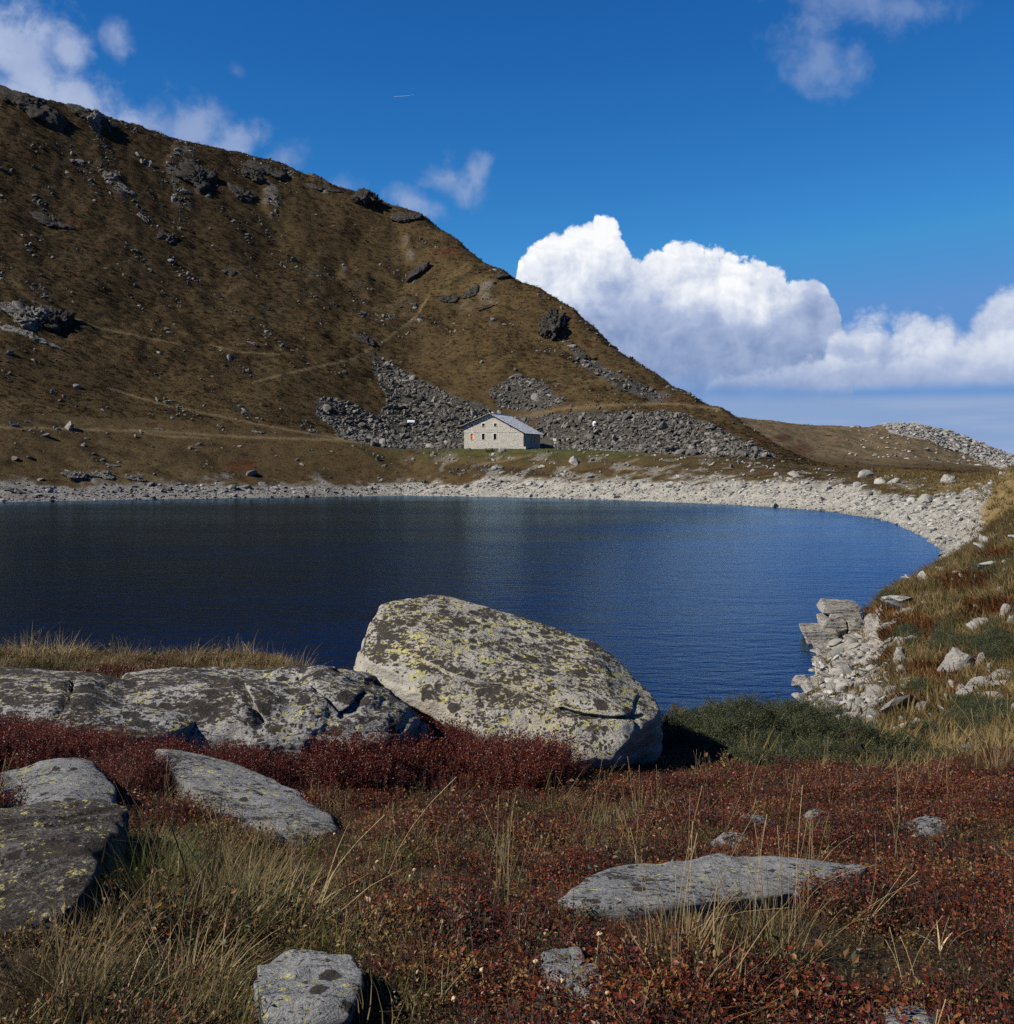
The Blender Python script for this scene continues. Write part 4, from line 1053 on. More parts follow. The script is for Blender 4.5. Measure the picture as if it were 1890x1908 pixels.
def lab_shore(tone):
    def f(P, S):
        px, py = proj(P[0], P[1], P[2])
        h = ('below the left footpath', 'right of the shore boulders', 'below the left scree', 'left of the house', 'straight below the house', 'below the right-hand scree', 'where the shore curves', 'below the saddle', 'at the right end of the lake', 'where shore and golden hill meet')[9 if px > 1745 else int(np.clip(px // 205, 0, 8))]
        v = 'at the waterline' if P[2] < .7 else 'in mid beach' if P[2] < 2.0 else 'at the top of the beach' if P[2] < 4 else 'up in the grass bank'
        return '%s %s stone %s, %s' % (big(S[0], .55, .8), tone, v, h)
    return f
def lab_scree(P, S):
    px, py = proj(P[0], P[1], P[2])
    h = 'in the left tongue of scree' if px < 700 else 'in the scree left of the house' if px < 865 else 'in the scree above the house' if py < 765 and px < 1060 else 'in the scree just behind the house' if px < 1015 else 'in the rocky streak below the skyline' if py < 752 else 'in the scree right of the house' if px < 1120 else 'in the scree below the slanting path' if px < 1230 else 'towards the right end of the scree' if px < 1330 else 'at the very right end of the scree'
    v = 'high' if py < 730 else 'midway' if py < 775 else 'low' if py < 812 else 'at the foot,'
    return '%s grey block %s %s' % (big(S[0], .75, .95), v, h)
def lab_strand(P, S):
    px, py = proj(P[0], P[1], P[2])
    h = 'beside the water' if px < 1530 else 'on the gravel' if px < 1580 else 'on the strand behind the juniper' if px < 1640 else 'in the grass of the bank' if px < 1760 else 'near the right frame edge'
    v = 'above the stone ledge' if py < 1130 else 'level with the stone ledge' if py < 1215 else 'below the stone ledge' if py < 1300 else 'close behind the spreading juniper'
    return '%s loose grey stone %s, %s' % (big(S[0], .16, .28), h, v)
def lab_ridge(P, S):
    px, py = proj(P[0], P[1], P[2])
    return '%s pale block %s of the far right ridge' % (big(S[0], .9, 1.2), 'at the left end of the stony crest' if px < 1700 else 'on the middle of the stony crest' if px < 1790 else 'on the falling right end')
def spread(n, u0, u1, y0, y1):
    """points evenly spread over the ground between two bearings and two distances"""
    Y = np.sqrt(RNG.uniform(y0 * y0, y1 * y1, n)); X = RNG.uniform(u0, u1, n) * Y
    return X, Y
def stones(name, key, X, Y, Z, size, nbig, label, cat, group, flat=1.0, sink=0.15, tilt=0.35, stuffname=None, stufflabel=None):
    """the largest nbig of the stones are objects of their own, the rest one mass"""
    app = size / np.maximum(Y, 1)
    order = np.argsort(-app)
    n = len(X)
    S_ = size[:, None] * np.stack([np.ones(n), RNG.uniform(.7, 1.1, n), flat * RNG.uniform(.7, 1.2, n)], 1)
    R_ = eul(n, tilt)
    P_ = np.stack([X, Y, Z + size * sink], 1)
    b_, s_ = order[:nbig], order[nbig:]
    if nbig: individuals(name, ST[key], P_[b_], S_[b_], R_[b_], label, cat, group)
    if len(s_):
        o = scatter(stuffname or name + '_mass', P_[s_], R_[s_], S_[s_], RNG.integers(0, 7, len(s_)), ST[key])
        tag(o, stufflabel or label, 'stones', kind='stuff')
def lognorm(n, med, sig, lo, hi): return np.clip(med * np.exp(RNG.normal(0, sig, n)), lo, hi)

U0, U1 = -0.47, 0.47
# beach round the far end of the lake
X, Y = spread(150000, U0, U1, 60, 262)
z, zone, _ = terr(X, Y, True)
px, py = proj(X, Y, z)
jag = 0.4 * n2(X, Y, 6., 3, 14.)
dens = sstep(zone, 10.93, 11.02) * (1 - sstep(zone + jag, 11.55, 12.1)) * (px < 1850) * (z > -.05)
dens = dens + 0.22 * sstep(n2(X, Y, 5., 3, 31.), -0.05, 0.30) * (zone > 11.9) * (zone < 13.0) * sstep(px, 560, 860)
ENDPOLY = [(1690, 1075), (1730, 1000), (1748, 940), (1768, 915), (1822, 945), (1836, 985), (1800, 1020), (1760, 1062)]
dens = np.maximum(dens, 0.8 * inpoly(px + 10 * n2(X, Y, 4., 2, 91.), py + 6 * n2(X, Y, 4., 2, 92.), ENDPOLY) * (z > -.05) * (Y > 62))
k = RNG.uniform(0, 1, len(X)) < dens * 0.9
X, Y, z, zone, px = X[k], Y[k], z[k], zone[k], px[k]
size = lognorm(len(X), 0.155, 0.62, 0.08, 1.2) * (0.8 + 0.45 * sstep(zone, 11.2, 12.0))
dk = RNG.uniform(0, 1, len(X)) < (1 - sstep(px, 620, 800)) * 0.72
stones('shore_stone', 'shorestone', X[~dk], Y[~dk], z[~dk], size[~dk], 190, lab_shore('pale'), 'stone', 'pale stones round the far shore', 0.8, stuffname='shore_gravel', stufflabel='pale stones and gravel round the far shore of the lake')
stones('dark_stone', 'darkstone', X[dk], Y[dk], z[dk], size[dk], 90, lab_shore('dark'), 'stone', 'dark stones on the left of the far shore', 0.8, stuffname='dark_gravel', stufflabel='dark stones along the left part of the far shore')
# scree behind the house
X, Y = spread(150000, -0.18, 0.27, 225, 345)
z, zone, _ = terr(X, Y, True)
px, py = proj(X, Y, z)
k = np.zeros(len(X), bool)
jx, jy = 14 * n2(X, Y, 6., 3, 50.), 9 * n2(X, Y, 6., 3, 51.)
holes = sstep(n2(X, Y, 5., 3, 57.), -.42, -.12)
for i_, poly in enumerate(SCREE):
    k |= inpoly(px + jx, py + jy, poly) & (inpoly(px - 2.2 * jx, py - 1.6 * jy, poly) | (RNG.uniform(0, 1, len(X)) < .35)) & (RNG.uniform(0, 1, len(X)) < holes * (0.9 if i_ != 3 else 0.3))
k |= (RNG.uniform(0, 1, len(X)) < 0.05) & (zone > 14) & (px > 1000) & (n2(X, Y, 8., 2, 3.) > 0.1)
k &= (zone > 13.3) & (zone < 18.1) & ~((np.abs(X - HOUSE_C[0]) < 10.5) & (np.abs(Y - HOUSE_C[1]) < 10.5))
X, Y, z = X[k], Y[k], z[k]
print('scree', len(X))
size = lognorm(len(X), 0.215, 0.66, 0.11, 1.7)
stones('scree_block', 'scree', X, Y, z, size, 200, lab_scree, 'stone', 'scree blocks behind the house', 0.9, 0.2, 0.6, stuffname='scree', stufflabel='grey boulder scree on the slope behind the house')
# stony top of the far ridge
X, Y = spread(40000, 0.3, 0.47, 330, 470)
z, zone, _ = terr(X, Y, True)
px, py = proj(X, Y, z)
k = inpoly(px + 8 * n2(X, Y, 9., 2, 50.), py + 5 * n2(X, Y, 9., 2, 51.), FARSTONE) & (zone > 18)
k &= RNG.uniform(0, 1, len(X)) < 0.55
k |= (RNG.uniform(0, 1, len(X)) < 0.012) & (zone > 18.4)
X, Y, z = X[k], Y[k], z[k]
stones('ridge_stone', 'bankstone', X, Y, z, lognorm(len(X), 0.5, 0.4, 0.25, 1.5), 40, lab_ridge, 'stone', 'blocks on the far ridge', 0.8, stuffname='ridge_rubble', stufflabel='pale rubble covering the crest of the far right ridge')
# rocks scattered over the mountainside
X, Y = spread(120000, U0, 0.22, 205, 420)
z, zone, rib = terr(X, Y, True); px, py = proj(X, Y, z)
al_, ac_ = 0.76 * X - 0.65 * Y, 0.65 * X + 0.76 * Y
cl = 0.45 * n2(X, Y, 24., 3, 41.) + 0.85 * n2(al_ / 4.5, ac_, 4.2, 3, 43.)
dens = 0.006 + 0.34 * sstep(cl, 0.14, 0.40) + 0.14 * sstep(cl, 0.02, 0.3) * (px < 620) * sstep(zone, 15.2, 16.5) + 0.16 * sstep(rib, 0.18, 0.40) * sstep(zone, 15.4, 16.5)
k = (RNG.uniform(0, 1, len(X)) < dens) & (zone > 12.0) & (zone < 18.1) & ~((np.abs(X - HOUSE_C[0]) < 12) & (np.abs(Y - 260) < 13))
X, Y, z = X[k], Y[k], z[k]
print('hill rocks', len(X))
stones('hillside_rock', 'hillstone', X, Y, z, lognorm(len(X), 0.34, 0.6, 0.15, 1.9), 280, lab_hill, 'rock', 'rocks scattered over the mountainside', 0.7, -0.08, 0.6, stuffname='hillside_rubble', stufflabel='small stones scattered over the brown mountainside')
# small stones on the right bank and strand
X, Y = spread(22000, 0.24, 0.47, 20, 70)
z, zone, _ = terr(X, Y, True)
px, py = proj(X, Y, z)
strand = sstep(px, 1470, 1500) * (1 - sstep(px + 60 * n2(X, Y, 3., 2, 8.), 1630, 1700)) * (Y < 48)
dens = 0.85 * strand + 0.055 * sstep(n2(X, Y, 5., 2, 9.), -0.1, 0.3)
k = (RNG.uniform(0, 1, len(X)) < dens) & (z > -0.12) & ~on_rock(X, Y, z + .03, .0, .36) & ~((py > 1128) & (py < 1215) & (px < 1650) & (RNG.uniform(0, 1, len(X)) < .8))
X, Y, z, strand = X[k], Y[k], z[k], strand[k]
size = np.where(strand > .3, lognorm(len(X), 0.07, 0.68, 0.03, 0.36), lognorm(len(X), 0.20, 0.55, 0.08, 0.75))
stones('strand_stone', 'bankstone', X, Y, z, size, 230, lab_strand, 'stone', 'loose stones of the right bank', 0.55, 0.22, 0.45, stuffname='strand_gravel', stufflabel='pale gravel on the strand below the right bank')
print('strand', len(X))

# ------------------------------------------------------------------ crags of the mountain
CRAGS = [  # px, py, w, h (pixels), material, label
 (62, 205, 150, 52, 'crag', 'black crag on the highest left end of the skyline'), (168, 222, 90, 40, 'crag', 'second dark crag along the skyline, right of the highest'),
 (185, 240, 20, 60, 'palecrag', 'thin pale rock rib running down from the skyline'),
 (365, 330, 90, 62, 'crag', 'dark broken cliff high on the left mountainside'), (455, 368, 70, 36, 'crag', 'dark rock band right of the broken cliff'), (480, 335, 60, 28, 'crag', 'dark rock below the skyline in the middle of the ridge'),
 (495, 322, 90, 22, 'crag', 'low rock crest on the skyline above the brown slope'), (600, 352, 90, 24, 'crag', 'jagged rock crest left of the rocky knob'),
 (690, 376, 66, 46, 'crag', 'rounded rocky knob on the skyline'), (760, 408, 70, 20, 'crag', 'low dark rocks on the skyline right of the knob'), (940, 515, 40, 16, 'crag', 'small rock step on the steep skyline'),
 (1032, 612, 56, 56, 'crag', 'dark outcrop near the skyline above the house'), (1050, 600, 14, 34, 'palecrag', 'pale rib of the outcrop above the house'),
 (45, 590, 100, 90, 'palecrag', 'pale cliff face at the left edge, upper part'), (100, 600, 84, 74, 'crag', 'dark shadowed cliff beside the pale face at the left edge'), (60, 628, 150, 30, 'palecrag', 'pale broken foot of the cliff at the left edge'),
 (210, 330, 34, 26, 'palecrag', 'pale rock patch high on the left slope'), (235, 355, 40, 16, 'palecrag', 'small pale ledge under the high rock patch'), (268, 405, 30, 16, 'palecrag', 'pale blocks in the upper left slope'),
 (318, 445, 44, 32, 'crag', 'dark stones in the left middle of the slope'), (95, 420, 110, 30, 'crag', 'dark rough patch of rock on the left slope'), (430, 510, 40, 18, 'crag', 'dark rock in the middle of the brown slope'),
 (495, 575, 40, 16, 'crag', 'small rocks in the centre of the slope'), (620, 565, 26, 14, 'crag', 'single dark boulder in the centre of the slope'), (680, 635, 50, 26, 'crag', 'dark rocks above the tip of the scree'),
 (475, 642, 34, 10, 'palecrag', 'flat rock lying on the lower slope'), (480, 806, 36, 16, 'palecrag', 'boulder beside the lower footpath'), (300, 800, 24, 9, 'palecrag', 'small boulder on the lower footpath'),
 (780, 510, 50, 24, 'crag', 'dark rocks on the slope below the steep skyline'), (835, 560, 44, 20, 'crag', 'broken rocks right of the hillside trail'), (880, 545, 50, 20, 'crag', 'dark ledge on the slope above the house, upper'),
 (905, 575, 40, 16, 'crag', 'dark ledge on the slope above the house, lower'), (1085, 668, 36, 22, 'crag', 'rocks under the outcrop above the house'),
 (140, 888, 60, 38, 'palecrag', 'largest boulder on the left shore, split and pale'), (196, 888, 44, 30, 'palecrag', 'second boulder on the left shore, next to the split one'), (255, 893, 44, 24, 'palecrag', 'low blocky rock on the left shore'),
 (305, 908, 40, 20, 'palecrag', 'white pointed rock close to the water on the left shore'), (213, 868, 36, 12, 'palecrag', 'flat stones above the boulders on the left shore'), (20, 912, 50, 18, 'palecrag', 'pale rock at the left end of the shore'),
 (920, 902, 40, 14, 'bankrock', 'pale flat rock on the beach below the house'), (967, 910, 26, 8, 'crag', 'brown stone on the beach below the house'), (1010, 870, 18, 16, 'bankrock', 'grey boulder in the grass bank below the house'),
 (935, 880, 12, 10, 'bankrock', 'round white stone in the grass bank below the house'), (1545, 812, 20, 7, 'crag', 'dark shrub-like rock on the far ridge slope'), (1655, 791, 40, 10, 'crag', 'dark rock cap on the crest of the far ridge'),
]
cx_, cy_, cz_ = hit([q[0] for q in CRAGS], [q[1] for q in CRAGS], y0=100)
for k, (px, py, w, h, mt, lab) in enumerate(CRAGS):
    X, Y, Z = cx_[k], cy_[k], cz_[k]
    s = Y / F; hw, hh = w * s / 2, h * s / 2
    r = np.random.default_rng(240 + k)
    n = 16 if w > 40 else 11
    pts = []
    for i_ in range(n):
        a, b_ = r.uniform(-1, 1), r.uniform(-1, 1)
        dx = a * hw; dz = b_ * hh
        gz = float(terr(np.array([X + dx]), np.array([Y + dz * 1.15]))[0])
        for t in (-0.8, r.uniform(0.3, 0.95) if 'skyline' in lab else r.uniform(0.15, 0.42)):
            pts.append((X + dx - 0.2 * t * hh, Y + dz * 1.1 - t * hh * 0.7, gz + t * hh * 0.75))
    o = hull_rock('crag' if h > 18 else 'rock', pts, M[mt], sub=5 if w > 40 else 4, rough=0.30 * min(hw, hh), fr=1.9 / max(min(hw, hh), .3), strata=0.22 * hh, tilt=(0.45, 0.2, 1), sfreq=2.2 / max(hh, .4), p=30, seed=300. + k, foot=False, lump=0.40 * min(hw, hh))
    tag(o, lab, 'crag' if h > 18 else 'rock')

# ------------------------------------------------------------------ the stone house
def add_box(V, Q, lo, hi, xf=None):
    i = len(V)
    for z in (lo[2], hi[2]):
        for (x, y) in ((lo[0], lo[1]), (hi[0], lo[1]), (hi[0], hi[1]), (lo[0], hi[1])):
            p = Vector((x, y, z))
            V.append(tuple(xf @ p if xf else p))
    Q += [(i, i + 3, i + 2, i + 1), (i + 4, i + 5, i + 6, i + 7), (i, i + 1, i + 5, i + 4), (i + 1, i + 2, i + 6, i + 5), (i + 2, i + 3, i + 7, i + 6), (i + 3, i, i + 4, i + 7)]
def mesh_obj(name, V, Q, mat, parent=None):
    me = bpy.data.meshes.new(name)
    me.from_pydata(V, [], Q)
    me.materials.append(mat)
    return link(name, me, parent)
def box_obj(name, lo, hi, mat, parent=None, xf=None):
    V, Q = [], []
    add_box(V, Q, lo, hi, xf)
    return mesh_obj(name, V, Q, mat, parent)

def mat_masonry():
    m, b, out = new_mat('rubble_masonry')
    tc = b.n('ShaderNodeTexCoord')
    v = tc.outputs['Object']
    vv = b.mapping(v, (1.0, 1.0, 1.7))
    e = b.voro(vv, 4.2, 'DISTANCE_TO_EDGE')
    c = b.voro(vv, 4.2, 'F1', out='Color')
    sp = b.n('ShaderNodeSeparateColor'); b.put(sp.inputs[0], c)
    nz = b.noise(v, 3.5, 5, 0.7)
    r = b.m('ADD', b.m('MULTIPLY', sp.outputs[0], 0.65), b.m('MULTIPLY', nz, 0.35))
    col = b.ramp(r, [(0.12, (0.26, 0.24, 0.21)), (0.35, (0.39, 0.365, 0.325)), (0.6, (0.46, 0.43, 0.385)), (0.85, (0.52, 0.49, 0.44))])
    col = b.mix(b.ss(e, 0.10, 0.03), col, (0.48, 0.45, 0.40))
    hh = b.m('ADD', b.ss(e, 0.02, 0.14), b.m('MULTIPLY', nz, 0.5))
    principled(b, out, col, 0.9, b.bump(hh, 0.7, 0.10), 0.1)
    return m
def mat_roof():
    m, b, out = new_mat('grey_roof_sheet')
    tc = b.n('ShaderNodeTexCoord')
    oi = b.n('ShaderNodeNewGeometry')
    nz = b.noise(tc.outputs['Object'], 1.6, 6, 0.7)
    r = b.m('ADD', b.m('MULTIPLY', oi.outputs['Random Per Island'], 0.5), b.m('MULTIPLY', nz, 0.6))
    col = b.ramp(r, [(0.15, (0.42, 0.44, 0.47)), (0.5, (0.62, 0.64, 0.68)), (0.85, (0.78, 0.80, 0.83))])
    principled(b, out, col, 0.42, b.bump(nz, 0.3, 0.05), 0.6)
    return m
M['masonry'] = mat_masonry()
M['roof'] = mat_roof()
M['mortar'] = mat_plain('lime_mortar', (0.62, 0.58, 0.51), 0.9, 0.15)
M['wood_dark'] = mat_plain('dark_wood', (0.045, 0.025, 0.018), 0.7)
M['shutter_red'] = mat_plain('red_brown_shutter', (0.15, 0.055, 0.035), 0.6)
M['shutter_orange'] = mat_plain('orange_wood_shutter', (0.52, 0.17, 0.055), 0.6, 0.15)
M['pane'] = mat_plain('window_pane', (0.012, 0.013, 0.017), 0.15, 0.1, spec=0.5)
M['chimney'] = mat_plain('pink_chimney', (0.50, 0.30, 0.24), 0.8)
M['white'] = mat_plain('white_sheet', (0.72, 0.73, 0.76), 0.6, 0.1)
M['plank'] = mat_plain('weathered_plank', (0.17, 0.12, 0.095), 0.8)
M['signpaint'] = mat_plain('sign_white', (0.75, 0.73, 0.70), 0.6, 0.1)

HX, HYW = PT(865, 832.4, 256.2)[0], 256.2
HZ = float(PT(865, 832.4, 256.2)[2]) - 0.1
TH = math.radians(-19)
W_, D_ = 14.2, 12.6
EL_, ER_, PK_, XP_ = 4.85, 3.25, 7.45, 6.35      # left eave, right eave, ridge height, ridge position along the gable
house = empty('stone_house', (HX, HYW, HZ), TH)
tag(house, 'stone house with a grey pitched roof standing alone on the far shore', 'house')

WIN = [  # x, z0, z1, width, kind
 (1.90, 1.72, 3.10, 0.70, 'orange'), (4.66, 1.70, 3.08, 0.74, 'dark'), (7.48, 1.68, 3.04, 0.74, 'dark'),
 (1.90, 4.62, 5.20, 0.66, 'red'), (4.70, 4.66, 5.36, 0.70, 'red'), (7.55, 4.66, 5.36, 0.70, 'red')]
SIDE = [(1.6, 0.95, 2.55, 0.75, 'dark'), (5.6, 1.15, 2.6, 0.85, 'dark'), (8.2, 1.15, 2.6, 0.85, 'red')]
def gable_top(x): return EL_ + (PK_ - EL_) * x / XP_ if x <= XP_ else PK_ + (ER_ - PK_) * (x - XP_) / (W_ - XP_)
def wall_panel(poly, wins, to3, depth, V, Q):
    """flat wall with openings and their reveals; to3 maps (x, z, inset) to the house frame"""
    vs = [Vector(p) for p in poly]; n = len(vs)
    faces = [list(range(n))]
    edges = []
    for (x, z0, z1, w, kd) in wins:
        i = len(vs)
        vs += [Vector((x - w / 2, z0)), Vector((x - w / 2, z1)), Vector((x + w / 2, z1)), Vector((x + w / 2, z0))]
        faces.append([i, i + 1, i + 2, i + 3])
    ov, oe, of, *_ = delaunay_2d_cdt(vs, [], faces, 0, 1e-5)
    i0 = len(V)
    V += [to3(p.x, p.y, 0) for p in ov]
    for f in of:
        c = sum((ov[i] for i in f), Vector((0, 0))) / len(f)
        if any(abs(c.x - x) < w / 2 - 1e-4 and z0 + 1e-4 < c.y < z1 - 1e-4 for (x, z0, z1, w, kd) in wins): continue
        Q.append(tuple(i0 + i for i in f))
    for (x, z0, z1, w, kd) in wins:
        c = [(x - w / 2, z0), (x + w / 2, z0), (x + w / 2, z1), (x - w / 2, z1)]
        i = len(V)
        V += [to3(a, b_, 0) for a, b_ in c] + [to3(a, b_, depth) for a, b_ in c]
        for k in range(4):
            q = (k + 1) % 4
            Q.append((i + k, i + q, i + 4 + q, i + 4 + k))
V, Q = [], []
gp = [(0, -0.8), (W_, -0.8), (W_, ER_), (XP_, PK_), (0, EL_)]
wall_panel(gp, WIN, lambda x, z, d: (x, d, z), 0.42, V, Q)
wall_panel([(0, -0.8), (D_, -0.8), (D_, ER_), (0, ER_)], SIDE, lambda y, z, d: (W_ - d, y, z), 0.42, V, Q)
i = len(V)
V += [(0, 0, -0.8), (0, D_, -0.8), (0, D_, EL_), (0, 0, EL_), (W_, D_, -0.8), (W_, D_, ER_), (XP_, D_, PK_)]
Q += [(i, i + 3, i + 2, i + 1), (i + 1, i + 2, i + 6, i + 5, i + 4)]
mesh_obj('wall', V, Q, M['masonry'], house)
# string course across the gable, where the upper storey is set back a touch
box_obj('string_course', (-0.03, -0.045, 3.30), (W_ - 0.3, -0.004, 3.40), M['masonry'], house)
def window(x, z0, z1, w, kd, side=False):
    def T(a, d, z): return (W_ - d, a, z) if side else (a, d, z)
    def bx(name, a0, a1, d0, d1, za, zb, mat, par):
        p, q = T(a0, d0, za), T(a1, d1, zb)
        lo = tuple(min(s, t) for s, t in zip(p, q)); hi = tuple(max(s, t) for s, t in zip(p, q))
        return box_obj(name, lo, hi, mat, par)
    V, Q = [], []
    t = 0.07
    for (a0, a1, za, zb) in ((x - w / 2, x + w / 2, z0, z0 + t), (x - w / 2, x + w / 2, z1 - t, z1), (x - w / 2, x - w / 2 + t, z0 + t, z1 - t), (x + w / 2 - t, x + w / 2, z0 + t, z1 - t), (x - t / 2, x + t / 2, z0 + t, z1 - t)):
        p, q = T(a0, 0.32, za), T(a1, 0.40, zb)
        add_box(V, Q, tuple(min(s, u) for s, u in zip(p, q)), tuple(max(s, u) for s, u in zip(p, q)))
    fr = mesh_obj('window', V, Q, M['wood_dark'] if kd != 'red' else M['shutter_red'], house)
    if kd == 'orange':
        bx('shutter', x - w / 2 + 0.02, x + w / 2 - 0.02, 0.14, 0.19, z0 + 0.02, z1 - 0.02, M['shutter_orange'], fr)
    elif kd == 'red':
        bx('shutter', x - 0.02, x + w / 2 - 0.02, 0.22, 0.27, z0 + 0.03, z1 - 0.03, M['shutter_red'], fr)
    else:
        bx('shutter', x + 0.10, x + w / 2 - 0.02, 0.20, 0.25, z0 + 0.03, z1 - 0.03, M['wood_dark'], fr)
    bx('pane', x - w / 2 + t, x + w / 2 - t, 0.35, 0.37, z0 + t, z1 - t, M['pane'], fr)
    for (a0, a1, za, zb) in ((x - w / 2 - .13, x + w / 2 + .13, z1 + .004, z1 + .16), (x - w / 2 - .13, x - w / 2 - .004, z0, z1), (x + w / 2 + .004, x + w / 2 + .13, z0, z1)):
        bx('surround', a0, a1, -0.035, 0.02, za, zb, M['mortar'], fr)
    bx('sill', x - w / 2 - 0.06, x + w / 2 + 0.06, -0.05, 0.12, z0 - 0.09, z0 - 0.004, M['masonry'], fr)
for q in WIN: window(*q)
for q in SIDE: window(*q, side=True)
# roof: two boarded slopes carrying courses of sheets
OV, TK = 0.62, 0.16
def slope(xa, za, xb, zb, name):
    """xa is the ridge side, xb the eave side"""
    dx, dz = xb - xa, zb - za
    L = math.hypot(dx, dz); ux, uz = dx / L, dz / L
    nx, nz = (-uz, ux) if ux > 0 else (uz, -ux)
    L2 = L + 0.75
    def S(a, y, n): return (xa + ux * a + nx * n, y, za + uz * a + nz * n)
    V = [S(a, y, n) for n in (0.03, TK) for a in (0, L2) for y in (-OV, D_ + OV)]
    Q = [(0, 1, 3, 2), (4, 6, 7, 5), (0, 4, 5, 1), (2, 3, 7, 6), (0, 2, 6, 4), (1, 5, 7, 3)]
    return mesh_obj(name, V, Q, M['wood_dark'], house), S, L2
for (xb, zb, nm) in ((0, EL_, 'roof'), (W_, ER_, 'roof')):
    ro_, S, L2 = slope(XP_, PK_, xb, zb, nm)
    V, Q = [], []
    rows = int(L2 / 0.55) + 1
    rr = random.Random(5)
    for r_ in range(rows):
        a0 = L2 + 0.06 - r_ * (L2 + 0.06) / rows; a1 = a0 - (L2 + 0.06) / rows - 0.08
        y = -OV - 0.05
        while y < D_ + OV:
            w = rr.uniform(0.75, 1.15); y1 = min(y + w - 0.03, D_ + OV + 0.05)
            i = len(V); n0 = TK + 0.045 + rr.uniform(0, .02); n1 = TK + 0.012
            pts = [S(a0, y, n0), S(a0, y1, n0), S(max(a1, 0.0), y1, n1), S(max(a1, 0.0), y, n1)]
            low = [S(a0, y, n0 - .05), S(a0, y1, n0 - .05), S(max(a1, 0.0), y1, n1 - .01), S(max(a1, 0.0), y, n1 - .01)]
            V += pts + low
            Q += [(i, i + 1, i + 2, i + 3), (i + 4, i + 7, i + 6, i + 5), (i, i + 4, i + 5, i + 1), (i, i + 3, i + 7, i + 4), (i + 1, i + 5, i + 6, i + 2)]
            y += w
    tag(mesh_obj('roof_sheet', V, Q, M['roof'], ro_), kind='stuff')
    # rafter ends under the verge
    for a in (0.25, L2 * 0.5, L2 - 0.9):
        c = S(a, -OV + 0.05, -0.02)
        box_obj('rafter', (c[0] - .09, c[1], c[2] - .12), (c[0] + .09, 0.0, c[2] + .05), M['wood_dark'], ro_)
box_obj('ridge_cap', (XP_ - 0.18, -OV - 0.06, PK_ + TK + 0.0), (XP_ + 0.18, D_ + OV + 0.06, PK_ + TK + 0.11), M['roof'], house)
box_obj('chimney', (XP_ - 0.85, 3.0, PK_ - 0.4), (XP_ - 0.35, 3.5, PK_ + 0.62), M['chimney'], house)
box_obj('doorstep', (W_ - 0.6, -0.75, -0.5), (W_ + 0.8, 0.5, 0.08), M['masonry'], house)
# forecourt: a low wall of pale stones running right from the house
fw = empty('low_wall', (0, 0, 0))
xs = np.linspace(1016, 1160, 30)
fx, fy, fz = hit(xs, 833 + (xs - 1016) * 0.062, y0=200)
fw.location = (fx[0], fy[0], fz[0])
tag(fw, 'low pale stone kerb running right from the house along the terrace', 'low wall')
for k in range(30):
    o = link('stone', ST['shorestone'][k % 7], fw)
    o.location = (fx[k] - fx[0], fy[k] - fy[0], fz[k] - fz[0] + 0.12); o.scale = (0.38, 0.3, 0.28); o.rotation_euler = (0, 0, k * 1.3)

# picnic tables on the grass in front
def picnic(px, py, rz, label):
    X, Y, Z = [float(q[0]) for q in hit(px, py, y0=200)]
    t = empty('picnic_table', (X, Y, Z), rz)
    tag(t, label, 'picnic table', 'picnic tables before the house')
    for k in range(3): box_obj('tabletop_plank', (-0.95, -0.36 + k * 0.25, 0.72), (0.95, -0.13 + k * 0.25, 0.77), M['plank'], t)
    for s in (-1, 1): box_obj('bench', (-0.95, s * 0.70 - 0.13, 0.42), (0.95, s * 0.70 + 0.13, 0.47), M['plank'], t)
    for x in (-0.7, 0.7):
        V, Q = [], []
        add_box(V, Q, (x - .04, -0.78, 0.34), (x + .04, 0.78, 0.42))
        for s in (-1, 1):
            add_box(V, Q, (x - .045, -0.05, 0), (x + .045, 0.05, 0.86), Matrix.Translation((0, s * 0.55, -0.05)) @ Matrix.Rotation(s * 0.45, 4, 'X'))
        mesh_obj('leg', V, Q, M['wood_dark'], t)
picnic(904, 836, -0.3, 'wooden picnic table nearest the house wall, farther back')
picnic(911, 841.5, -0.3, 'wooden picnic table on the grass in front of the other')
def placed(px, py): return [float(q[0]) for q in hit(px, py, y0=200)]
X, Y, Z = placed(936, 841)
tag(hull_rock('stone', [(X + a * .75, Y + b_ * .5, Z + c * .45 + .1) for a in (-1, 1) for b_ in (-1, 1) for c in (-1, 1)] + [(X - .2, Y, Z + .9)], M['bankrock'], sub=3, rough=.05, foot=False), 'white block lying right of the picnic tables', 'stone')
X, Y, Z = placed(1034, 833)
sg = empty('signpost', (X, Y, Z))
tag(sg, 'small white signpost standing right of the stone house', 'sign')
box_obj('post', (-.10, -.10, -.3), (.10, .10, 1.9), M['signpaint'], sg)
box_obj('board', (-.42, -.16, 1.45), (.36, -.11, 2.05), M['signpaint'], sg)
X, Y, Z = placed(766, 790)
wt = empty('white_trough', (X, Y, Z + 0.1), 0.2)
tag(wt, 'small white tank lying in the scree left of the house', 'tank')
V, Q = [], []
for a in range(13):
    t = math.pi * a / 12
    V += [(-0.85, -0.5 * math.cos(t), 0.25 + 0.6 * math.sin(t)), (0.85, -0.5 * math.cos(t), 0.25 + 0.6 * math.sin(t))]
Q += [(2 * a, 2 * a + 1, 2 * a + 3, 2 * a + 2) for a in range(12)]
Q += [tuple(2 * a for a in range(12, -1, -1)), tuple(2 * a + 1 for a in range(13))]
mesh_obj('tank', V, Q, M['white'], wt)
box_obj('rim', (-0.95, -0.56, 0.05), (0.95, 0.56, 0.245), M['wood_dark'], wt)
X, Y, Z = placed(1108, 793)
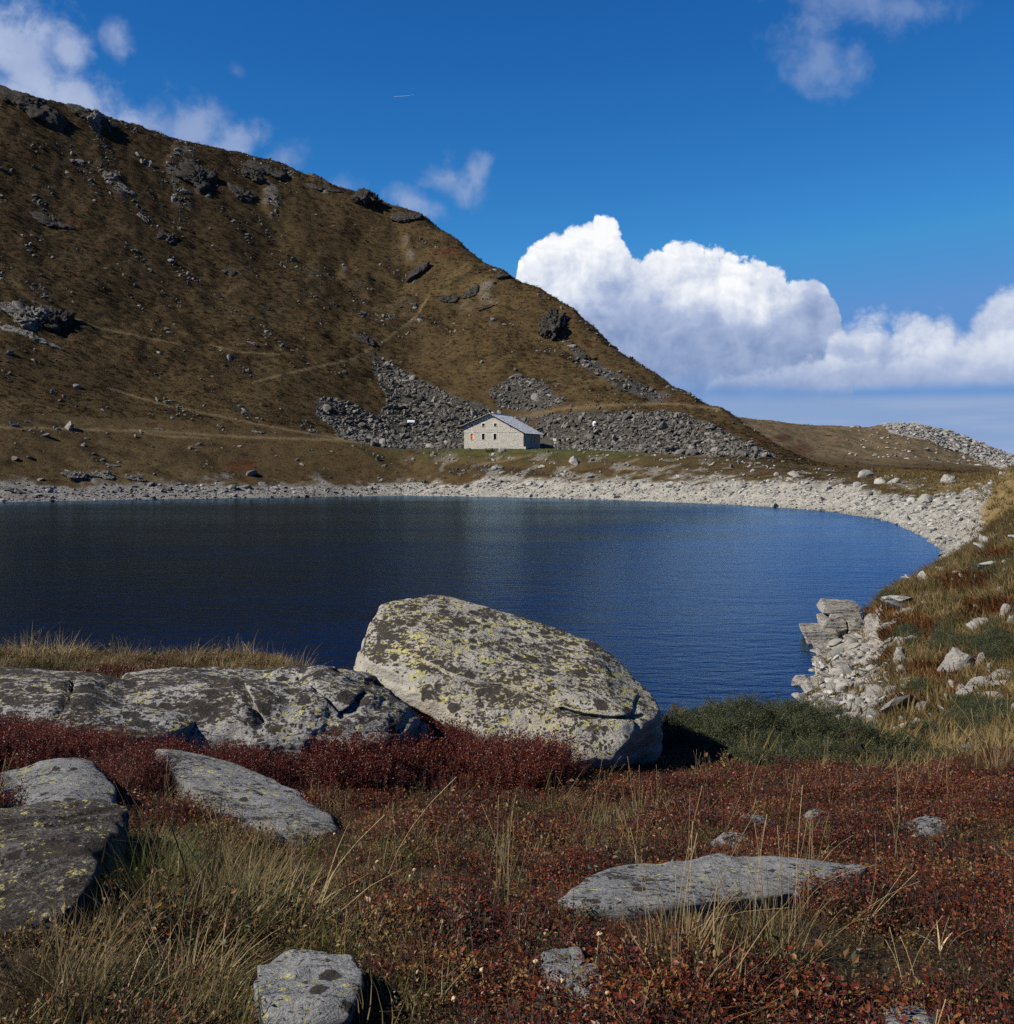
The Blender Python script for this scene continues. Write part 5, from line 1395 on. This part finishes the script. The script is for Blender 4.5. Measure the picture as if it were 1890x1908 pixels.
tag(hull_rock('stone', [(X + a * .42, Y + b_ * .4, Z + c * .55 + .3) for a in (-1, 1) for b_ in (-1, 1) for c in (-1, 1)] + [(X, Y, Z + 1.15)], M['white'], sub=3, rough=.06, foot=False), 'bright white stone in the scree right of the house', 'stone')

# ------------------------------------------------------------------ aircraft and its trail
pc = Vector(PT(769, 177, 26000))
ap = empty('aeroplane', pc, 0.0)
tag(ap, 'tiny distant aeroplane at the head of a white trail', 'aeroplane')
V, Q = [], []
nseg = 12
for t, r in ((-22, .3), (-18, 1.8), (-8, 2.6), (12, 2.6), (22, 1.4), (28, .2)):
    for a in range(nseg):
        V.append((t, r * math.cos(6.283 * a / nseg), r * math.sin(6.283 * a / nseg)))
Q = [(k * nseg + a, k * nseg + (a + 1) % nseg, (k + 1) * nseg + (a + 1) % nseg, (k + 1) * nseg + a) for k in range(5) for a in range(nseg)]
mesh_obj('fuselage', V, Q, M['white'], ap)
for s in (-1, 1):
    mesh_obj('wing', [(8, s * 2, 0), (-2, s * 2, 0), (-12, s * 26, 1), (-8, s * 26, 1), (8, s * 2, .6), (-2, s * 2, .6), (-12, s * 26, 1.3), (-8, s * 26, 1.3)], [(0, 1, 2, 3), (4, 7, 6, 5), (0, 4, 5, 1), (1, 5, 6, 2), (2, 6, 7, 3), (3, 7, 4, 0)], M['white'], ap)
box_obj('tail_fin', (-22, -.25, 1), (-16, .25, 9), M['white'], ap)
V, Q = [], []
P0 = Vector(PT(765, 177.5, 26000)); P1 = Vector(PT(734, 180, 26000))
for k in range(9):
    t = k / 8; c = P0.lerp(P1, t); r = 5.0 * (0.6 + 0.5 * t) * (1 - 0.6 * max(0, t - .6))
    for a in range(6): V.append((c.x, c.y + r * math.cos(a * 1.0472), c.z + r * math.sin(a * 1.0472)))
Q = [(k * 6 + a, k * 6 + (a + 1) % 6, (k + 1) * 6 + (a + 1) % 6, (k + 1) * 6 + a) for k in range(8) for a in range(6)]
mt, b, out = new_mat('vapour')
d1 = b.n('ShaderNodeBsdfDiffuse'); d1.inputs[0].default_value = (0.85, 0.87, 0.9, 1)
t1 = b.n('ShaderNodeBsdfTransparent'); mx = b.n('ShaderNodeMixShader'); mx.inputs[0].default_value = 0.72
mt.node_tree.links.new(d1.outputs[0], mx.inputs[1]); mt.node_tree.links.new(t1.outputs[0], mx.inputs[2]); mt.node_tree.links.new(mx.outputs[0], out.inputs[0])
tag(mesh_obj('vapour_trail', V, Q, mt), 'short thin white vapour trail high in the blue sky', 'vapour trail', kind='stuff')

# ------------------------------------------------------------------ plant pieces
def blade(V, T, base, ang, length, width, lean, curl, segs=3, rng=RNG):
    """one curved tapering blade"""
    dx, dy = math.cos(ang), math.sin(ang)
    sx, sy = -dy, dx
    i = len(V)
    for k in range(segs + 1):
        t = k / segs
        out = length * (lean * t + curl * t * t)
        up = length * t * (1 - 0.35 * curl * t) * math.sqrt(max(0.05, 1 - min(lean, .9) ** 2))
        w = width * (1 - t) ** 0.7 * 0.5
        x, y, z = base[0] + dx * out, base[1] + dy * out, base[2] + up
        if k < segs: V += [(x - sx * w, y - sy * w, z), (x + sx * w, y + sy * w, z)]
        else: V.append((x, y, z))
    for k in range(segs - 1):
        a = i + 2 * k
        T += [(a, a + 1, a + 3), (a, a + 3, a + 2)]
    a = i + 2 * (segs - 1)
    T.append((a, a + 1, a + 2))
def grass_mesh(name, seed, n, h, spread_, width, lean, curl, mat, segs=3):
    r = np.random.default_rng(seed)
    V, T = [], []
    for k in range(n):
        a = r.uniform(0, 6.283); q = spread_ * math.sqrt(r.uniform())
        blade(V, T, (q * math.cos(a), q * math.sin(a), -0.02), a + r.normal(0, .7), h * r.uniform(.45, 1.1), width * r.uniform(.7, 1.2), abs(r.normal(lean, .15)), abs(r.normal(curl, .2)), segs)
    return np_mesh(name, np.array(V), np.array(T), mat, True)
def add_leaf(V, T, c, d, up, l, w):
    """folded pointed leaf, four triangles' worth of shape in two quads"""
    d = d / np.linalg.norm(d); s = np.cross(d, up); s /= max(np.linalg.norm(s), 1e-6); n = np.cross(s, d)
    i = len(V)
    V += [tuple(c), tuple(c + d * l * .5 + s * w * .5 + n * w * .18), tuple(c + d * l), tuple(c + d * l * .5 - s * w * .5 + n * w * .18)]
    T += [(i, i + 1, i + 2), (i, i + 2, i + 3)]
def shrub_mesh(name, seed, nst, h, spread_, leaf, mat_l, mat_t, nl=13):
    r = np.random.default_rng(seed)
    VL, TL, VT, TT = [], [], [], []
    for k in range(nst):
        a = r.uniform(0, 6.283); q = spread_ * math.sqrt(r.uniform())
        p = np.array((q * math.cos(a), q * math.sin(a), -0.02))
        ln = h * r.uniform(.55, 1.1); tl = r.uniform(.05, .5); d = np.array((math.cos(a + r.normal(0, .8)) * tl, math.sin(a + r.normal(0, .8)) * tl, 1.0)); d /= np.linalg.norm(d)
        e = p + d * ln
        side = np.cross(d, (0.3, 0.8, 0.1)); side /= np.linalg.norm(side); s2 = np.cross(d, side)
        i = len(VT)
        for c, w in ((p, .0014), (e, .0007)):
            VT += [tuple(c + side * w), tuple(c - .5 * side * w + .87 * s2 * w), tuple(c - .5 * side * w - .87 * s2 * w)]
        TT += [(i + x, i + (x + 1) % 3, i + 3 + (x + 1) % 3) for x in range(3)] + [(i + x, i + 3 + (x + 1) % 3, i + 3 + x) for x in range(3)]
        for j in range(nl):
            t = r.uniform(.25, 1.02)
            c = p + d * ln * t
            b_ = r.uniform(0, 6.283)
            o_ = side * math.cos(b_) + s2 * math.sin(b_)
            dd = o_ + d * r.uniform(.1, 1.1)
            c = c + o_ * r.uniform(0, .018)
            add_leaf(VL, TL, c, dd, d + r.normal(0, .4, 3), *(leaf * r.uniform(.5, 1.45) * np.array((1, r.uniform(.5, .68)))))
    nV = len(VL)
    me = np_mesh(name, np.array(VL + VT), np.concatenate([np.array(TL), np.array(TT) + nV]), mat_l, False)
    me.materials.append(mat_t)
    mi = np.zeros(len(TL) + len(TT), np.int32); mi[len(TL):] = 1
    me.polygons.foreach_set('material_index', mi)
    return me
def stalk_mesh(name, seed, n, h, mat, head=True, spread_=0.05):
    """tall dry flowering stems, some bowed, with thin seed heads"""
    r = np.random.default_rng(seed)
    V, T = [], []
    for k in range(n):
        a = r.uniform(0, 6.283); q = spread_ * math.sqrt(r.uniform()); ln = h * r.uniform(.6, 1.15); lean = abs(r.normal(.12, .12)); curl = abs(r.normal(.12, .22))
        p = (q * math.cos(a), q * math.sin(a), -0.02); a2 = r.uniform(0, 6.283)
        for da in (0, 1.57):
            i = len(V)
            dx, dy = math.cos(a2), math.sin(a2); sx, sy = math.cos(a2 + 1.57 + da), math.sin(a2 + 1.57 + da)
            if da: sx, sy = dx, dy
            for s in range(6):
                t = s / 5
                out = ln * (lean * t + curl * t ** 2.5); up = ln * t * (1 - .3 * curl * t)
                w = 0.0011 * (1 - .5 * t)
                if head and t > .82: w = 0.0026 if t < .99 else 0.001
                V += [(p[0] + dx * out - sx * w, p[1] + dy * out - sy * w, p[2] + up), (p[0] + dx * out + sx * w, p[1] + dy * out + sy * w, p[2] + up)]
            for s in range(5):
                T += [(i + 2 * s, i + 2 * s + 1, i + 2 * s + 3), (i + 2 * s, i + 2 * s + 3, i + 2 * s + 2)]
    return np_mesh(name, np.array(V), np.array(T), mat, True)
def juniper_sprig(name, seed, l, mat):
    """feathery shoot with awl needles"""
    r = np.random.default_rng(seed)
    V, T = [], []
    def shoot(p, d, ln, n):
        side = np.cross(d, (0.2, 0.9, 0.3)); side /= np.linalg.norm(side); s2 = np.cross(d, side)
        for k in range(n):
            t = k / n; b_ = k * 2.4 + r.uniform(0, .6)
            o_ = side * math.cos(b_) + s2 * math.sin(b_)
            add_leaf(V, T, p + d * ln * t, o_ * .8 + d * .9, d, l * .16 * r.uniform(.8, 1.2), l * .045)
    d0 = np.array((0.0, 0.0, 1.0))
    shoot(np.zeros(3), d0, l, 16)
    for k in range(5):
        b_ = k * 1.257 + r.uniform(-.4, .4)
        d = np.array((math.cos(b_) * .75, math.sin(b_) * .75, .8)); d /= np.linalg.norm(d)
        shoot(d0 * l * r.uniform(.15, .6), d, l * .6, 10)
    return np_mesh(name, np.array(V), np.array(T), mat, False)

K = {}
K['grass'] = [grass_mesh('grass_tuft', 60 + i, 40, 0.112, 0.075, 0.0026, .42, .42, M['grass']) for i in range(5)]
K['green'] = [grass_mesh('green_tuft', 70 + i, 30, 0.12, 0.07, 0.0036, .4, .35, M['greengrass']) for i in range(3)]
K['bilb'] = [shrub_mesh('bilberry', 80 + i, 17, 0.125, 0.095, 0.0135, M['bilberry'], M['twig'], 13) for i in range(5)]
K['tallb'] = [shrub_mesh('tall_bilberry', 85 + i, 30, 0.40, 0.17, 0.0150, M['bilbred'], M['twig'], 36) for i in range(4)]
K['mix'] = [shrub_mesh('autumn_herb', 90 + i, 12, 0.085, 0.085, 0.012, M['mixleaf'], M['twig']) for i in range(4)]
K['twig'] = [shrub_mesh('bare_twig', 95 + i, 14, 0.11, 0.07, 0.006, M['twig'], M['twig'], 3) for i in range(3)]
K['stalk'] = [stalk_mesh('dry_stalk', 100 + i, 4, 0.33, M['stalk'], True, 0.05) for i in range(4)]
K['junip'] = [juniper_sprig('juniper_sprig', 110 + i, 0.15, M['juniper']) for i in range(4)]
K['tuss'] = [grass_mesh('hill_tussock', 120 + i, 20, 0.24, 0.44, 0.13, .66, .5, M['tussock'], 2) for i in range(5)]
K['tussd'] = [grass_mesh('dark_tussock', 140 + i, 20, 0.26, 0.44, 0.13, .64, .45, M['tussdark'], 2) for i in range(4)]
K['bank'] = [grass_mesh('bank_tussock', 130 + i, 22, 0.42, 0.20, 0.030, .45, .4, M['bankgrass'], 2) for i in range(4)]
K['heath'] = [grass_mesh('heath_cushion', 135 + i, 26, 0.24, 0.22, 0.045, .5, .2, M['heath'], 2) for i in range(3)]
def place(name, kinds, X, Y, Z, S_, label, cat='plants', tilt=0.12, zs=None):
    n = len(X)
    R_ = np.stack([RNG.normal(0, tilt, n), RNG.normal(0, tilt, n), RNG.uniform(0, 6.283, n)], 1)
    sc = S_[:, None] * np.stack([np.ones(n), np.ones(n), np.ones(n) if zs is None else zs], 1)
    o = scatter(name, np.stack([X, Y, Z], 1), R_, sc, RNG.integers(0, len(kinds), n), kinds)
    return tag(o, label, cat, kind='stuff')

# ------------------------------------------------------------------ the near heath
X, Y = spread(120000, -1.15, 1.15, 2.3, 16.0)
k = (np.abs(X / Y) < .5) | ((Y < 12) & (RNG.uniform(0, 1, len(X)) < .6))
X, Y = X[k], Y[k]
z, zone = base_height(X, Y); z = terr(X, Y)
px, py = proj(X, Y, z)
ok = (zone < 5.15) & ~on_rock(X, Y, z + 0.03, 0.0, 0.36)
# under the overhang of the boulders nothing grows high
X, Y, z, px, py = X[ok], Y[ok], z[ok], px[ok], py[ok]
n1, n2v = n2(X, Y, 1.1, 3, 1.), n2(X, Y, 0.45, 2, 2.)
wr = np.where(px < 1150, 0.16 + 0.8 * sstep(px, 560, 880), 0.95)                      # red to the right
wr = np.maximum(wr, (1 - sstep(py, 1480, 1600)) * sstep(py, 1250, 1330) * (px < 1000))   # the thick band under the outcrop
wr = np.maximum(wr, 0.9 * ((px > 120) & (px < 330) & (py < 1530)))
wr = np.where(px < 640, wr * (1 - sstep(py, 1530, 1640)) , wr)
wr = wr * (1 - 0.8 * (py < 1262))
red = RNG.uniform(0, 1, len(X)) < np.clip(wr * (0.74 + 1.7 * n1 + 0.9 * n2v) + 0.28 * (wr > .9) * (py < 1500) + 0.03, 0, 1)
tallz = 1 + 1.25 * ((px + 140 * n2(X, Y, .6, 2, 55.) < 1000) & (py < 1500)) * sstep(py, 1260, 1330) * (1 - sstep(py, 1465, 1540)) * sstep(wr, .5, .9)
hum = n2(X, Y, 0.75, 3, 5.)
sz = lognorm(len(X), 0.92, 0.22, 0.5, 1.5) * (1 + 0.25 * (Y > 8)) * np.clip(1.0 + 1.7 * hum, .4, 2.0)
junz = ((px > 1240) & (px < 1600) & (py > 1330) & (py < 1452) & (Y > 11.2))
m1 = red & (RNG.uniform(0, 1, len(X)) < np.clip(.58 + 2.0 * hum + .6 * n2v, .05, 1)) & ~(junz & (RNG.uniform(0, 1, len(X)) < .75))
mt_ = m1 & (tallz > 1.45); ml_ = m1 & ~mt_
place('bilberry_shrubs', K['bilb'], X[ml_], Y[ml_], z[ml_], np.minimum(sz[ml_], 1.7) * .86, 'low bilberry shrubs with red autumn leaves covering the foreground', zs=np.full(ml_.sum(), .85))
place('tall_bilberry', K['tallb'], X[mt_], Y[mt_], z[mt_], np.clip(sz[mt_], .7, 1.15) * (tallz[mt_] - 0.6) / 1.65 * np.where(px[mt_] > 610, 1.0, .62), 'tall dark red bilberry bank below the outcrop and the boulder')
rest = ~m1
ru = RNG.uniform(0, 1, len(X))
m2 = rest & (ru < 0.24)
place('autumn_herbs', K['mix'], X[m2], Y[m2], z[m2], sz[m2], 'brown and green autumn herbs among the shrubs')
gr = rest & (ru > 0.24) & (RNG.uniform(0, 1, len(X)) < np.clip((0.12 + 0.82 * (1 - wr) + 0.75 * np.maximum(-n1 - .06, 0)) * np.clip(.85 + 1.3 * n2(X, Y, .5, 2, 33.), .15, 1.4), 0, 1))
m3 = gr & (ru < 0.82)
place('dry_grass', K['grass'], X[m3], Y[m3], z[m3], sz[m3] * np.clip(0.9 + 1.4 * n2(X, Y, .5, 2, 33.)[m3], .5, 1.6), 'dry straw-coloured grass in tufts over the foreground', 'grass', 0.22)
m4 = gr & (ru >= 0.82)
place('green_grass', K['green'], X[m4], Y[m4], z[m4], sz[m4], 'short green grass showing between dry tufts', 'grass')
m5 = (rest & (ru > 0.50) & (ru < 0.57)) | ((hum < -.16) & (ru > .30) & (ru < .58))
place('bare_twigs', K['twig'], X[m5], Y[m5], z[m5], sz[m5] * 0.9, 'bare grey shrub twigs among the red leaves')
m6 = RNG.uniform(0, 1, len(X)) < 0.005 + 0.016 * np.clip(n2(X, Y, 1.6, 2, 77.) - .1, 0, 1)
place('dry_stalks', K['stalk'], X[m6], Y[m6], z[m6], lognorm(m6.sum(), 0.8, 0.25, 0.4, 1.4), 'tall dry grass stems standing above the shrubs', 'grass', 0.2)
# grass along the brink on the left, in front of the water
X, Y = spread(5200, -0.50, -0.10, 11.2, 14.6)
z = terr(X, Y); px, py = proj(X, Y, z)
k = ~on_rock(X, Y, z, 0.0, .36) & (px < 660) & (RNG.uniform(0, 1, len(X)) < np.where(px < 270, .9, .16))
place('brink_grass', K['grass'], X[k], Y[k], z[k], lognorm(k.sum(), 0.72, .35, .35, 1.3), 'olive grass on the brink behind the left outcrop', 'grass', 0.2)
k2 = k & (RNG.uniform(0, 1, len(X)) < np.where((px > 370) & (px < 560), .10, .025))
place('brink_stalks', K['stalk'], X[k2], Y[k2], z[k2] + .05, lognorm(k2.sum(), 0.95, .2, .6, 1.4), 'seeding grass stems standing against the dark water', 'grass', 0.15)

# tufts one can point at
def tuft(px, py, n, h, spread_, mat, lean, curl, label, name='grass_tuft', seed=1, heads=0, width=.004):
    X, Y, Z = [float(q[0]) for q in hit(px, py)]
    t = empty(name, (X, Y, Z))
    tag(t, label, 'grass tuft')
    me = grass_mesh('blades', seed, n, h, spread_, width, lean, curl, M[mat], 4)
    tag(link('blades', me, t), kind='stuff')
    if heads:
        tag(link('stems', stalk_mesh('stems', seed + 1, heads, h * 1.5, M['stalk'], True, spread_ * .8), t), kind='stuff')
tuft(285, 1672, 420, 0.34, 0.13, 'greengrass', .30, .30, 'thick green-based grass tuft beside the overhanging dark rock', seed=501, heads=10)
tuft(420, 1720, 300, 0.27, 0.16, 'grass', .35, .4, 'broad straw tuft between the dark rock and the sloping slab', seed=503, heads=6)
tuft(1440, 1790, 150, 0.36, 0.12, 'grass', .30, .35, 'tall straw tuft in front of the long pale rock', seed=505, heads=12)
tuft(1260, 1790, 90, 0.34, 0.14, 'grass', .2, .25, 'sparse upright straw tuft left of the tall one', seed=507, heads=16)
tuft(1100, 1560, 110, 0.30, 0.16, 'grass', .35, .35, 'pale tuft fanning out in the middle of the heath', seed=509, heads=18)
tuft(1210, 1540, 120, 0.30, 0.14, 'grass', .3, .35, 'straw tuft above the pale flat stones', seed=511, heads=8)
tuft(930, 1690, 60, 0.30, 0.10, 'grass', .3, .4, 'thin tuft with long arched stems in the centre', seed=513, heads=12)
tuft(1850, 1462, 260, 0.50, 0.20, 'grass', .35, .3, 'big pale tuft by the rocks at the right edge', seed=515, heads=26)
tuft(1400, 1440, 60, 0.32, 0.08, 'grass', .35, .3, 'straw tuft at the lower edge of the juniper', seed=517, heads=8)
tuft(470, 1660, 260, 0.24, 0.17, 'grass', .35, .4, 'matted straw tuft below the sloping slab', seed=519, heads=4)
tuft(120, 1840, 260, 0.26, 0.16, 'grass', .4, .45, 'leaning straw tuft in the bottom left corner', seed=521, heads=4)
tuft(340, 1850, 220, 0.24, 0.15, 'grass', .45, .45, 'leaning straw tuft left of the cracked stone', seed=523, heads=4)
# bowed stems and seed heads
HEADS = [(868, 1870), (905, 1850), (985, 1838), (1075, 1860), (1108, 1796), (1232, 1803), (762, 1640), (772, 1636), (722, 1624), (815, 1622), (152, 1712), (176, 1708), (635, 1556), (1000, 1876), (1135, 1890), (660, 1672), (812, 1736), (1000, 1750)]
hx, hy, hz = hit([q[0] for q in HEADS], [q[1] + 22 for q in HEADS])
M['seed'] = mat_plain('seed_head', (0.38, 0.29, 0.17), 0.8, 0.3, 300)
d_, f_ = ico(2)
hv = d_ * (0.0085 + 0.006 * perlin(d_ * 3.1)[:, None]) * np.array((1, 1, .8)) + np.array((0, 0, 0.115))
me_h = np_mesh('flower_head', hv, f_, M['seed'], False)
V, T = [], []
for da in (0, 1, 2):
    a = da * 2.094; b_ = (da + 1) * 2.094; i = len(V); w = .0014
    V += [(w * math.cos(a), w * math.sin(a), -.03), (w * math.cos(b_), w * math.sin(b_), -.03), (w * math.cos(b_), w * math.sin(b_), .108), (w * math.cos(a), w * math.sin(a), .108)]
    T.append((i, i + 1, i + 2, i + 3))
me_s = np_mesh('stem', np.array(V), np.array(T), M['stalk'])
for k in range(len(HEADS)):
    o = empty('seed_head', (hx[k], hy[k], hz[k]), k * 1.1)
    o.scale = (RNG.uniform(.6, 1.1),) * 3; o.rotation_euler = (RNG.normal(0, .3), RNG.normal(0, .3), k * 1.1)
    tag(o, 'dry straw-coloured seed head on a thin stem among foreground plants', 'seed head', 'dry seed heads in the foreground')
    link('flower_head', me_h, o); link('stem', me_s, o)
X, Y, Z = [float(q[0]) for q in hit(1752, 1785)]
t = empty('dry_plant', (X, Y, Z))
tag(t, 'withered pale plant with curled leaf in the lower right heath', 'plant')
V, T = [], []
for (a, l, c) in ((2.6, .13, .9), (0.5, .12, .5), (1.4, .16, .2)):
    blade(V, T, (0, 0, 0.02), a, l * .62, .008, .4, c, 5)
link('leaf', np_mesh('leaf', np.array(V), np.array(T), M['stalk']), t)
link('stem', stalk_mesh('stem', 611, 3, .2, M['stalk'], False, .03), t)

# ------------------------------------------------------------------ junipers
def juniper(name, label, P_, N_, S_, stem_at):
    t = empty(name, stem_at)
    tag(t, label, 'juniper')
    n = len(P_)
    d = N_ / np.linalg.norm(N_, axis=1)[:, None]
    pitch = np.arccos(np.clip(d[:, 2], -1, 1)); yaw = np.arctan2(d[:, 1], d[:, 0])
    R_ = np.stack([np.zeros(n), pitch, yaw], 1)
    o = scatter('foliage', P_ - np.array(stem_at), R_, np.repeat(S_[:, None], 3, 1), RNG.integers(0, 4, n), K['junip'], t)
    o['kind'] = 'stuff'
    return t
LOB = [(1275, 13.4, 1322, .95, .8), (1370, 13.9, 1302, 1.0, 1.0), (1455, 14.2, 1298, .9, 1.0), (1525, 14.2, 1304, .8, .9), (1590, 13.8, 1335, .75, .8), (1655, 13.5, 1366, .75, .75), (1720, 13.2, 1392, .65, .6), (1770, 13.0, 1408, .5, .5),
       (1330, 12.6, 1368, .9, .8), (1440, 12.7, 1372, .95, .8), (1540, 12.8, 1382, .85, .7), (1640, 12.7, 1402, .7, .6),
       (1300, 11.9, 1400, .55, .6), (1390, 11.8, 1400, .65, .6), (1480, 11.9, 1404, .65, .6), (1570, 12.0, 1408, .5, .5), (1350, 13.2, 1340, .8, .7), (1500, 13.4, 1335, .7, .6)]
PP, NN_, SS = [], [], []
for (px, Yc, pt, rx, ry) in LOB:
    n = int(3200 * rx * ry)
    xc = (px - CX) / F * Yc; zt = H - (pt - HY) / F * (Yc)
    zg = float(terr(np.array([xc]), np.array([Yc]))[0]); rz = max(zt - zg - 0.02, .22)
    ph = RNG.uniform(0, 6.283, n); ct = RNG.uniform(-0.05, 1, n); st_ = np.sqrt(np.maximum(1 - ct * ct, 0))
    d = np.stack([st_ * np.cos(ph), st_ * np.sin(ph), ct], 1)
    q = d * np.array((rx, ry, rz)) * (1 - 0.22 * RNG.uniform(0, 1, n)[:, None] ** 2)
    cl_ = fbm(q * 3.4 + px, 2)
    kp = RNG.uniform(0, 1, len(q)) < np.clip(.72 + 1.6 * cl_, .12, 1)
    q, d, cl_ = q[kp], d[kp], cl_[kp]; n = len(q)
    q = q * (1 + 0.50 * cl_[:, None]) * np.array((1, 1, 0.93))
    w = q + np.array((xc, Yc, zg - .1))
    PP.append(w); SS.append(RNG.uniform(.55, 1.05, n))
    NN_.append(d * np.array((.8, .8, .7)) + np.array((0, 0, .12)) + RNG.normal(0, .45, (n, 3)))
PP, NN_, SS = np.concatenate(PP), np.concatenate(NN_), np.concatenate(SS)
gz = terr(PP[:, 0], PP[:, 1])
k = PP[:, 2] > gz - .05
t = juniper('juniper_bush', 'big spreading dark green juniper right of the great boulder', PP[k], NN_[k], SS[k], (2.9, 13.6, 3.5))
V, Q = [], []
for a in range(9):      # prostrate limbs inside
    an = a * .7; L = 1.5
    add_box(V, Q, (-.03, -.03, 0), (.03, .03, L), Matrix.Translation((0, 0, 0)) @ Matrix.Rotation(an, 4, 'Z') @ Matrix.Rotation(1.25, 4, 'Y'))
mesh_obj('branch', V, Q, M['twig'], t)
for (px, py, rw, rh, lab) in JUNIPERS:
    rw, rh = rw * .86, rh * .80
    n = int(rw * rh * 0.9) + 100
    a = RNG.uniform(0, 6.283, n); q = np.sqrt(RNG.uniform(0, 1, n))
    w = 0.8 + 1.3 * fbm(np.stack([np.cos(a) * 1.5 + px, np.sin(a) * 1.5 + py, np.zeros(n)], 1), 2)
    jx, jy = px + rw * q * w * np.cos(a), py + rh * q * w * np.sin(a)
    X, Y, Z = hit(jx, jy, y0=14)
    k = (np.abs(Y - np.median(Y)) < 9) & ~on_rock(X, Y, Z + .1, .0)
    X, Y, Z, q = X[k], Y[k], Z[k], q[k]
    c = (float(np.median(X)), float(np.median(Y)), float(np.median(Z)))
    sz_ = RNG.uniform(.7, 1.6, len(X)) * (Y / 30) ** .6
    P_ = np.stack([X, Y, Z + .05 + .25 * (1 - q * q) * RNG.uniform(.3, 1, len(X))], 1)
    juniper('juniper_mat', lab, P_, np.stack([RNG.normal(0, .7, len(X)), RNG.normal(-.1, .7, len(X)), np.ones(len(X)) * .6], 1), sz_, c)

# ------------------------------------------------------------------ grass and heath of the right bank
X, Y = spread(86000, 0.22, 0.62, 12.0, 75)
z, zone, _ = terr(X, Y, True); px, py = proj(X, Y, z)
strand = sstep(px, 1450, 1500) * (1 - sstep(px + 60 * n2(X, Y, 3., 2, 8.), 1630, 1690)) * sstep(Y, 20, 24) * (Y < 48)
hm = np.zeros(len(X))
for e in HEATHS: hm = np.maximum(hm, ellm(px, py, e, 1.25))
hm = sstep(hm + .45 * n2(X, Y, 2.5, 3, 19.), .15, .5)
ok = (z > 0.12) & ~on_rock(X, Y, z + .05, .0, .48) & ~((px > 1500) & (px < 1655) & (py > 1128) & (py < 1235) & (Y < 50) & (RNG.uniform(0, 1, len(X)) < .9)) & (RNG.uniform(0, 1, len(X)) < (1 - .93 * strand))
hk = ok & (RNG.uniform(0, 1, len(X)) < hm * .85)
gk = ok & ~hk & (RNG.uniform(0, 1, len(X)) < .75)
place('bank_grass', K['bank'], X[gk], Y[gk], z[gk], lognorm(gk.sum(), .62, .3, .3, 1.3) * np.where(Y[gk] > 35, 1.25, 1), 'golden dry grass on the right bank', 'grass', .25)
place('red_heath', K['heath'], X[hk], Y[hk], z[hk], lognorm(hk.sum(), .95, .25, .5, 1.5) * np.where(Y[hk] > 35, 1.25, 1), 'rust-red heath patches on the right bank', 'heath', .2)
# tussocks over the mountainside, bank and far hills
X, Y = spread(232000, -0.56, 0.56, 75, 440)
z, zone, rib = terr(X, Y, True); px, py = proj(X, Y, z)
jag = 0.4 * n2(X, Y, 6., 3, 14.)
ok = (zone > 9.4) & (zone < 20.1) & (z > .3) & ~((zone < 12) & (zone + jag < 12.0) & (px < 1830)) & ~((np.abs(X - HOUSE_C[0]) < 11) & (np.abs(Y - 261) < 11))
for poly in SCREE: ok &= ~(inpoly(px + 12 * n2(X, Y, 5., 2, 50.), py + 8 * n2(X, Y, 5., 2, 51.), poly) & (RNG.uniform(0, 1, len(X)) < np.where(n2(X, Y, 5., 3, 57.) > -.25, .95, .2)))
ok &= ~inpoly(px, py, FARSTONE)
ok &= ~(inpoly(px, py, ENDPOLY) & (RNG.uniform(0, 1, len(X)) < .9))
ok &= ~((zone > 18.15) & (px > 1325) & (RNG.uniform(0, 1, len(X)) < .93))
for line, w in PATHS: ok &= ~((pdist(px, py, line) < w * .9) & (Y > 100))
keep = np.where(zone < 14, .5, .85) * np.where((rib > .25) & (zone > 15.6), .45, 1)
meadow = np.exp(-((px - 1010) / 230) ** 2) * (zone > 12.3) * (zone < 14.6)
keep = keep * (1 - .92 * meadow)
ok &= RNG.uniform(0, 1, len(X)) < keep
X, Y, z, zone, px = X[ok], Y[ok], z[ok], zone[ok], px[ok]
print('tussocks', len(X))
gold = (px > 1640) & (zone < 17)
def gloom(px, zone, X, Y):      # slope shade painted into the sward, patchy, strongest high on the left
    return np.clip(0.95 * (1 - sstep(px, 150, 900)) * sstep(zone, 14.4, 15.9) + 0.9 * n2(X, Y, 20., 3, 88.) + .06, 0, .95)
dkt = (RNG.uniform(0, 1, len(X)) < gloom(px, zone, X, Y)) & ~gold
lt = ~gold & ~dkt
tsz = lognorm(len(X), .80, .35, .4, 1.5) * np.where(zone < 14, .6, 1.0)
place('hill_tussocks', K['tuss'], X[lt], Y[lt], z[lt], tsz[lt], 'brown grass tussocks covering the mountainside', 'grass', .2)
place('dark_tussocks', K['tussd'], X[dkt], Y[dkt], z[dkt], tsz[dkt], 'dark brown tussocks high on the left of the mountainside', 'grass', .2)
place('golden_grass', K['bank'], np.repeat(X[gold], 2) + RNG.normal(0, .8, 2 * gold.sum()), np.repeat(Y[gold], 2) + RNG.normal(0, .8, 2 * gold.sum()), np.repeat(z[gold], 2), lognorm(2 * gold.sum(), 1.0, .3, .5, 2), 'golden grass over the rounded hill at the right edge', 'grass', .25)
